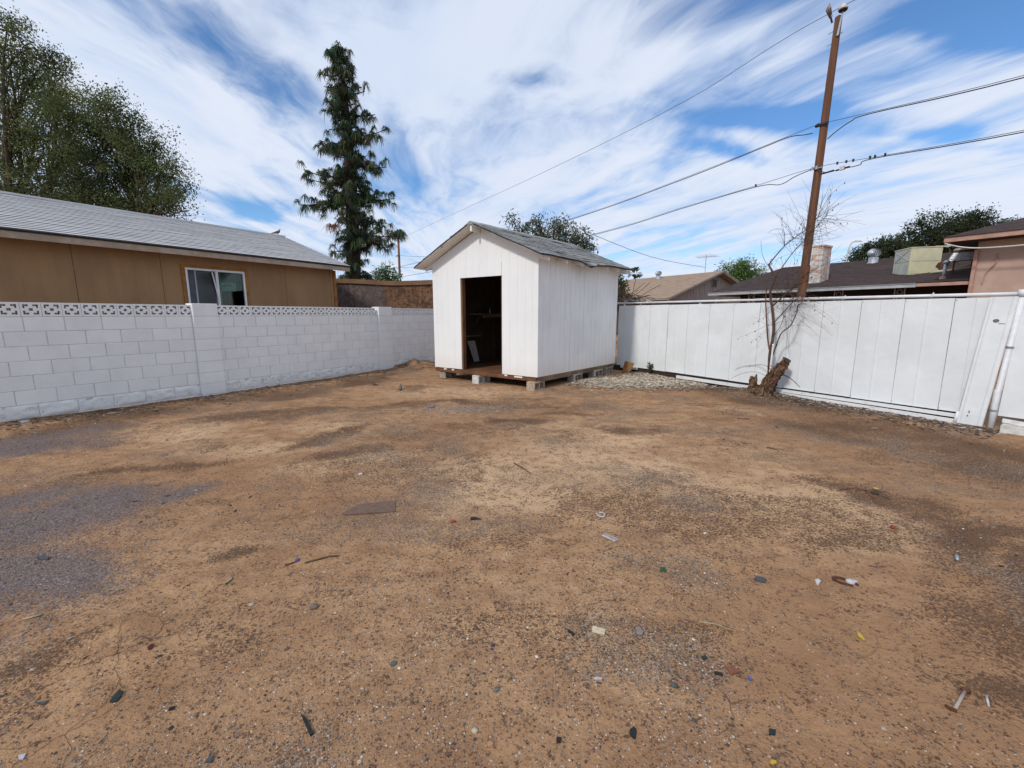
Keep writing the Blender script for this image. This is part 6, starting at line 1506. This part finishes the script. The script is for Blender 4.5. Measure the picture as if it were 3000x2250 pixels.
def lump(name, label, x_, y_, r, mat, cat, sx=1.2, sz=.6, seed=1, group=None):
    m = MB(); n, k = 10, 6
    for i in range(k + 1):
        ph = math.pi * i / k
        for j in range(n):
            th = 2 * math.pi * j / n; q_ = 1 + .35 * float(vnoise(np.array(2 * math.cos(th) + seed), np.array(2 * math.cos(ph) + 2 * math.sin(th)), seed))
            m.v.append((r * sx * q_ * math.sin(ph) * math.cos(th), r * q_ * math.sin(ph) * math.sin(th), r * sz * q_ * math.cos(ph)))
    for i in range(k):
        for j in range(n): m.f.append((i * n + j, (i + 1) * n + j, (i + 1) * n + (j + 1) % n, i * n + (j + 1) % n))
    return tag(m.build(name, mat, None, True, (x_, y_, gh(x_, y_) + r * sz * .45)), label, cat, group)
lump('crumpled_plastic', 'white crumpled plastic inside the rusty ring', 1.91, 2.17, .022, DM['shard_white'], 'scrap', 1.6, .6, 3)
lump('crushed_cap', 'white bottle cap on the soil above the plank', -1.411, 3.756, .022, DM['shard_white'], 'cap', 1, .35, 5)
lump('crushed_cap', 'blue bottle cap at the end of the red straw', -1.295, 2.348, .014, DM['shard_blue'], 'cap', 1, .6, 6)
lump('red_berry', 'small red round bit on the right side', 2.666, 2.761, .016, DM['shard_red'], 'berry', 1, 1, 7)
for i, (lb, x_, y_, r_, c) in enumerate((('orange pebble at the bottom centre', -.076, 1.254, .011, (.42, .22, .11)), ('pale flat pebble left of the bottom centre', -.134, 1.305, .011, (.50, .42, .30)), ('grey pebble above the bottom centre', -.062, 1.473, .011, (.16, .16, .155)),
        ('greenish pebble left of centre near the bottom', -.506, 1.591, .012, (.10, .14, .12)), ('round brown stone in the left foreground', -1.004, 1.936, .019, (.19, .145, .11)), ('pale stone in the left foreground', -1.332, 1.951, .013, (.42, .37, .30)), ('dark green grey pebble near the leaf shaped shard', .653, 1.483, .012, (.085, .10, .085)))):
    lump('stone', lb, x_, y_, r_, cmat('stone_%d' % i, c, .8), 'stone', 1.2, .65, 11 + i)
sap = thing('cut_sapling', 'freshly cut sapling stub with yellow wood on the right', 'stump', (3.017, 3.325, gh(3.017, 3.325)), 0)
MB().tube([(0, 0, -.03), (.004, 0, .05)], [.028, .022], 9).build('stub', M['bark'], sap, True)
MB().lathe([(.021, .0505), (.02, .053)], 9, (.004, 0, 0)).build('cut_face', DM['shard_yellow'], sap)
for k in range(3):
    a = k * 2.3; MB().tube([(0, 0, .01), (.05 * math.cos(a), .05 * math.sin(a), .02), (.13 * math.cos(a + .3), .13 * math.sin(a + .3), .008)], [.004, .003, .002], 5).build('side_twig', M['dry_twig'], sap)
# broken board leaning by the shed's rear corner, weed beside it
bbx = MB(); bbx.hexa([(0, 0, 0), (.22, -.05, .02), (.22, -.03, .02), (0, .02, 0), (.06, .03, .26), (.30, -.02, .22), (.30, 0, .22), (.06, .05, .26)])
tag(bbx.build('broken_plywood', simple('split_plywood', (.34, .17, .06), (.14, .065, .025), .85, 9), None, False, (2.78, 10.62, gh(2.78, 10.62) + .02), (0, 0, R(-25))), 'splintered orange plywood scrap by the rear corner of the shed', 'board')
wd = thing('weed', 'small green weed growing at the fence foot near the shed', 'weed', (3.38, 10.25, gh(3.38, 10.25)), 0)
m = MB(); V = []; C = []
for k in range(7):
    a = rnd.uniform(0, 6.28); P = [Vector((0, 0, 0))]; L_ = rnd.uniform(.18, .42) if k else .5
    for j in range(5): P.append(P[-1] + Vector((math.cos(a) * .25 + rnd.uniform(-.1, .1), math.sin(a) * .25, 1)).normalized() * L_ / 5)
    m.tube(P, .004, 4, False)
    for p in P[1:]:
        for j in range(4): V.append(leafquad(p, Vector((rnd.uniform(-1, 1), rnd.uniform(-1, 1), rnd.uniform(-.2, .6))), .014, .06)); s_ = rnd.uniform(.6, 1.2); C.append((.10 * s_, .125 * s_, .04 * s_))
m.build('stems', M['dry_twig'], wd); soup('leaves', V, M['leaf'], wd, C)

# ================================================================== LOOSE GRAVEL AND LITTER (nobody could count it)
OCT = np.array([(1, 0, 0), (0, 1, 0), (-1, 0, 0), (0, -1, 0), (0, 0, 1)], dtype=float)
TRI = [(0, 1, 4), (1, 2, 4), (2, 3, 4), (3, 0, 4)]
def scatter(name, xs, ys, sizes, cols, flat=.6, stretch=None, lift=.15):
    n = len(xs); ang = npr.uniform(0, 6.283, n); z = height(xs, ys)
    ca, sa = np.cos(ang), np.sin(ang)
    P = OCT[None] * npr.uniform(.65, 1.25, (n, 5, 1)) * np.array([1, 1, flat])[None, None]
    if stretch is not None: P[:, :, 0] *= stretch[:, None]
    P = P * sizes[:, None, None]
    X = P[:, :, 0] * ca[:, None] - P[:, :, 1] * sa[:, None] + xs[:, None]; Y = P[:, :, 0] * sa[:, None] + P[:, :, 1] * ca[:, None] + ys[:, None]
    Z = P[:, :, 2] + z[:, None] + (sizes * lift)[:, None]
    Q = np.stack([X, Y, Z], -1)
    V = np.stack([Q[:, list(t)] for t in TRI], 1).reshape(-1, 3, 3)
    o = soup(name, V, M['chips'], None, np.repeat(cols, 4, 0), 3); o['kind'] = 'stuff'; return o
def free(x, y):      # keep the scatter inside the yard and off the shed
    c, s = math.cos(WA), math.sin(WA); off = -(x - W0[0]) * s + (y - W0[1]) * c
    c, s = math.cos(FA), math.sin(FA); off2 = -(x - F0[0]) * s + (y - F0[1]) * c
    dx_, dy_ = x - SB.x, y - SB.y; c, s = math.cos(SAng), math.sin(SAng); a = dx_ * c + dy_ * s; b = -dx_ * s + dy_ * c
    return (off < -.02) & (off2 < -.02) & ~((a > -.05) & (a < 3.0) & (b > -.02) & (b < 3.3))
def polar(n, r0, r1, spread=1.15):
    r = r0 * (r1 / r0) ** npr.random(n); a = npr.uniform(-spread, spread, n); return r * np.sin(a), r * np.cos(a)
PALS = np.array([(.38, .31, .25), (.22, .17, .14), (.10, .08, .07), (.34, .22, .14), (.52, .47, .41), (.16, .115, .085), (.045, .04, .04), (.30, .19, .12), (.26, .16, .10), (.12, .08, .06)])
def pal(n, P=PALS, p=None): return P[npr.choice(len(P), n, p=p)] * npr.uniform(.75, 1.2, (n, 1))
x, y = polar(150000, 1.0, 9.5); k = free(x, y)
den = fbm(x * 1.1 + 7, y * 1.1, 4, 41) + .5 * fbm(x * 5, y * 5, 2, 43)
k &= npr.random(len(x)) < np.clip(.14 + den * 1.6, .03, 1)
x, y = x[k], y[k]; r = np.hypot(x, y)
sz = npr.lognormal(-6.25, .48, len(x)) * (1 + .12 * r); sz = np.clip(sz, .001, .012)
scatter('loose_gravel', x, y, sz, pal(len(x)))
x = np.concatenate([npr.normal(-3.4, .6, 16000), npr.normal(-2.85, .4, 7000), npr.normal(-5.6, .7, 5000), npr.normal(-4.5, .7, 6000)]); y = np.concatenate([npr.normal(2.65, .42, 16000), npr.normal(1.95, .25, 7000), npr.normal(4.75, .3, 5000), npr.normal(2.9, .5, 6000)])
k = free(x, y) & (npr.random(len(x)) < np.clip(.6 + 1.2 * fbm(x * 1.6, y * 1.6, 3, 51), .05, 1)); x, y = x[k], y[k]
scatter('purple_gravel', x, y, np.clip(npr.lognormal(-5.75, .4, len(x)), .0015, .010), pal(len(x), np.array([(.20, .17, .172), (.13, .108, .11), (.30, .265, .265), (.08, .066, .068), (.22, .155, .115)])))
# blue-grey gravel in front of the shed
x = npr.normal(-.7, .5, 1700); y = npr.normal(6.45, .2, 1700); k = free(x, y); x, y = x[k], y[k]
scatter('blue_grey_gravel', x, y, np.clip(npr.lognormal(-4.95, .3, len(x)), .003, .014), pal(len(x), np.array([(.26, .26, .24), (.18, .18, .17), (.34, .33, .30), (.12, .115, .11), (.28, .19, .12)])))
# bleached leaf litter heaped right of the shed
x = np.concatenate([npr.normal(2.55, .62, 7000), npr.normal(3.5, .5, 2600), npr.normal(3.9, .25, 500)]); y = np.concatenate([npr.normal(9.05, .34, 7000), npr.normal(9.5, .35, 2600), npr.normal(9.2, .3, 500)])
k = free(x, y); x, y = x[k], y[k]; n = len(x)
scatter('leaf_litter', x, y, np.clip(npr.lognormal(-4.15, .35, n), .006, .03), pal(n, np.array([(.50, .42, .31), (.38, .30, .21), (.60, .53, .42), (.20, .145, .10), (.12, .085, .06)]), [.3, .25, .2, .15, .1]), .25, npr.uniform(1, 2.6, n), .5)
# dark bark crumbs and twigs along the fence, the wall and in drifts
fx_ = npr.uniform(-6.2, .2, 9000); fo = -np.abs(npr.normal(0, .34, 9000)) - .06
c, s = math.cos(FA), math.sin(FA); x = F0[0] + fx_ * c - fo * s; y = F0[1] + fx_ * s + fo * c
wx_ = npr.uniform(-1.8, 7.5, 5000); wo_ = -np.abs(npr.normal(0, .45, 5000)) - .05
c, s = math.cos(WA), math.sin(WA); x = np.concatenate([x, W0[0] + wx_ * c - wo_ * s]); y = np.concatenate([y, W0[1] + wx_ * s + wo_ * c])
x2, y2 = polar(16000, 1.2, 8.0); kk = npr.random(len(x2)) < np.clip(fbm(x2 * 1.3 + 31, y2 * 1.3, 4, 61) * 2.2 - .25, 0, 1)
x = np.concatenate([x, x2[kk]]); y = np.concatenate([y, y2[kk]])
k = free(x, y); x, y = x[k], y[k]; n = len(x)
scatter('bark_litter', x, y, np.clip(npr.lognormal(-5.1, .5, n), .002, .02) * np.clip(.12 + np.hypot(x, y) / 7, .25, 1.3), pal(n, np.array([(.085, .055, .038), (.05, .034, .026), (.15, .10, .065), (.26, .19, .125), (.40, .33, .25)]), [.32, .26, .22, .13, .07]), .3, npr.uniform(1, 3.2, n), .4)
# white paint flakes under the fence
fx_ = npr.uniform(-3.2, .9, 900); fo = -np.abs(npr.normal(0, .12, 900)) - .09; c, s = math.cos(FA), math.sin(FA); x = F0[0] + fx_ * c - fo * s; y = F0[1] + fx_ * s + fo * c
scatter('paint_flakes', x, y, np.clip(npr.lognormal(-4.9, .4, 900), .003, .02), pal(900, np.array([(.6, .59, .57), (.45, .43, .4)])), .3, npr.uniform(1, 2, 900), .5)
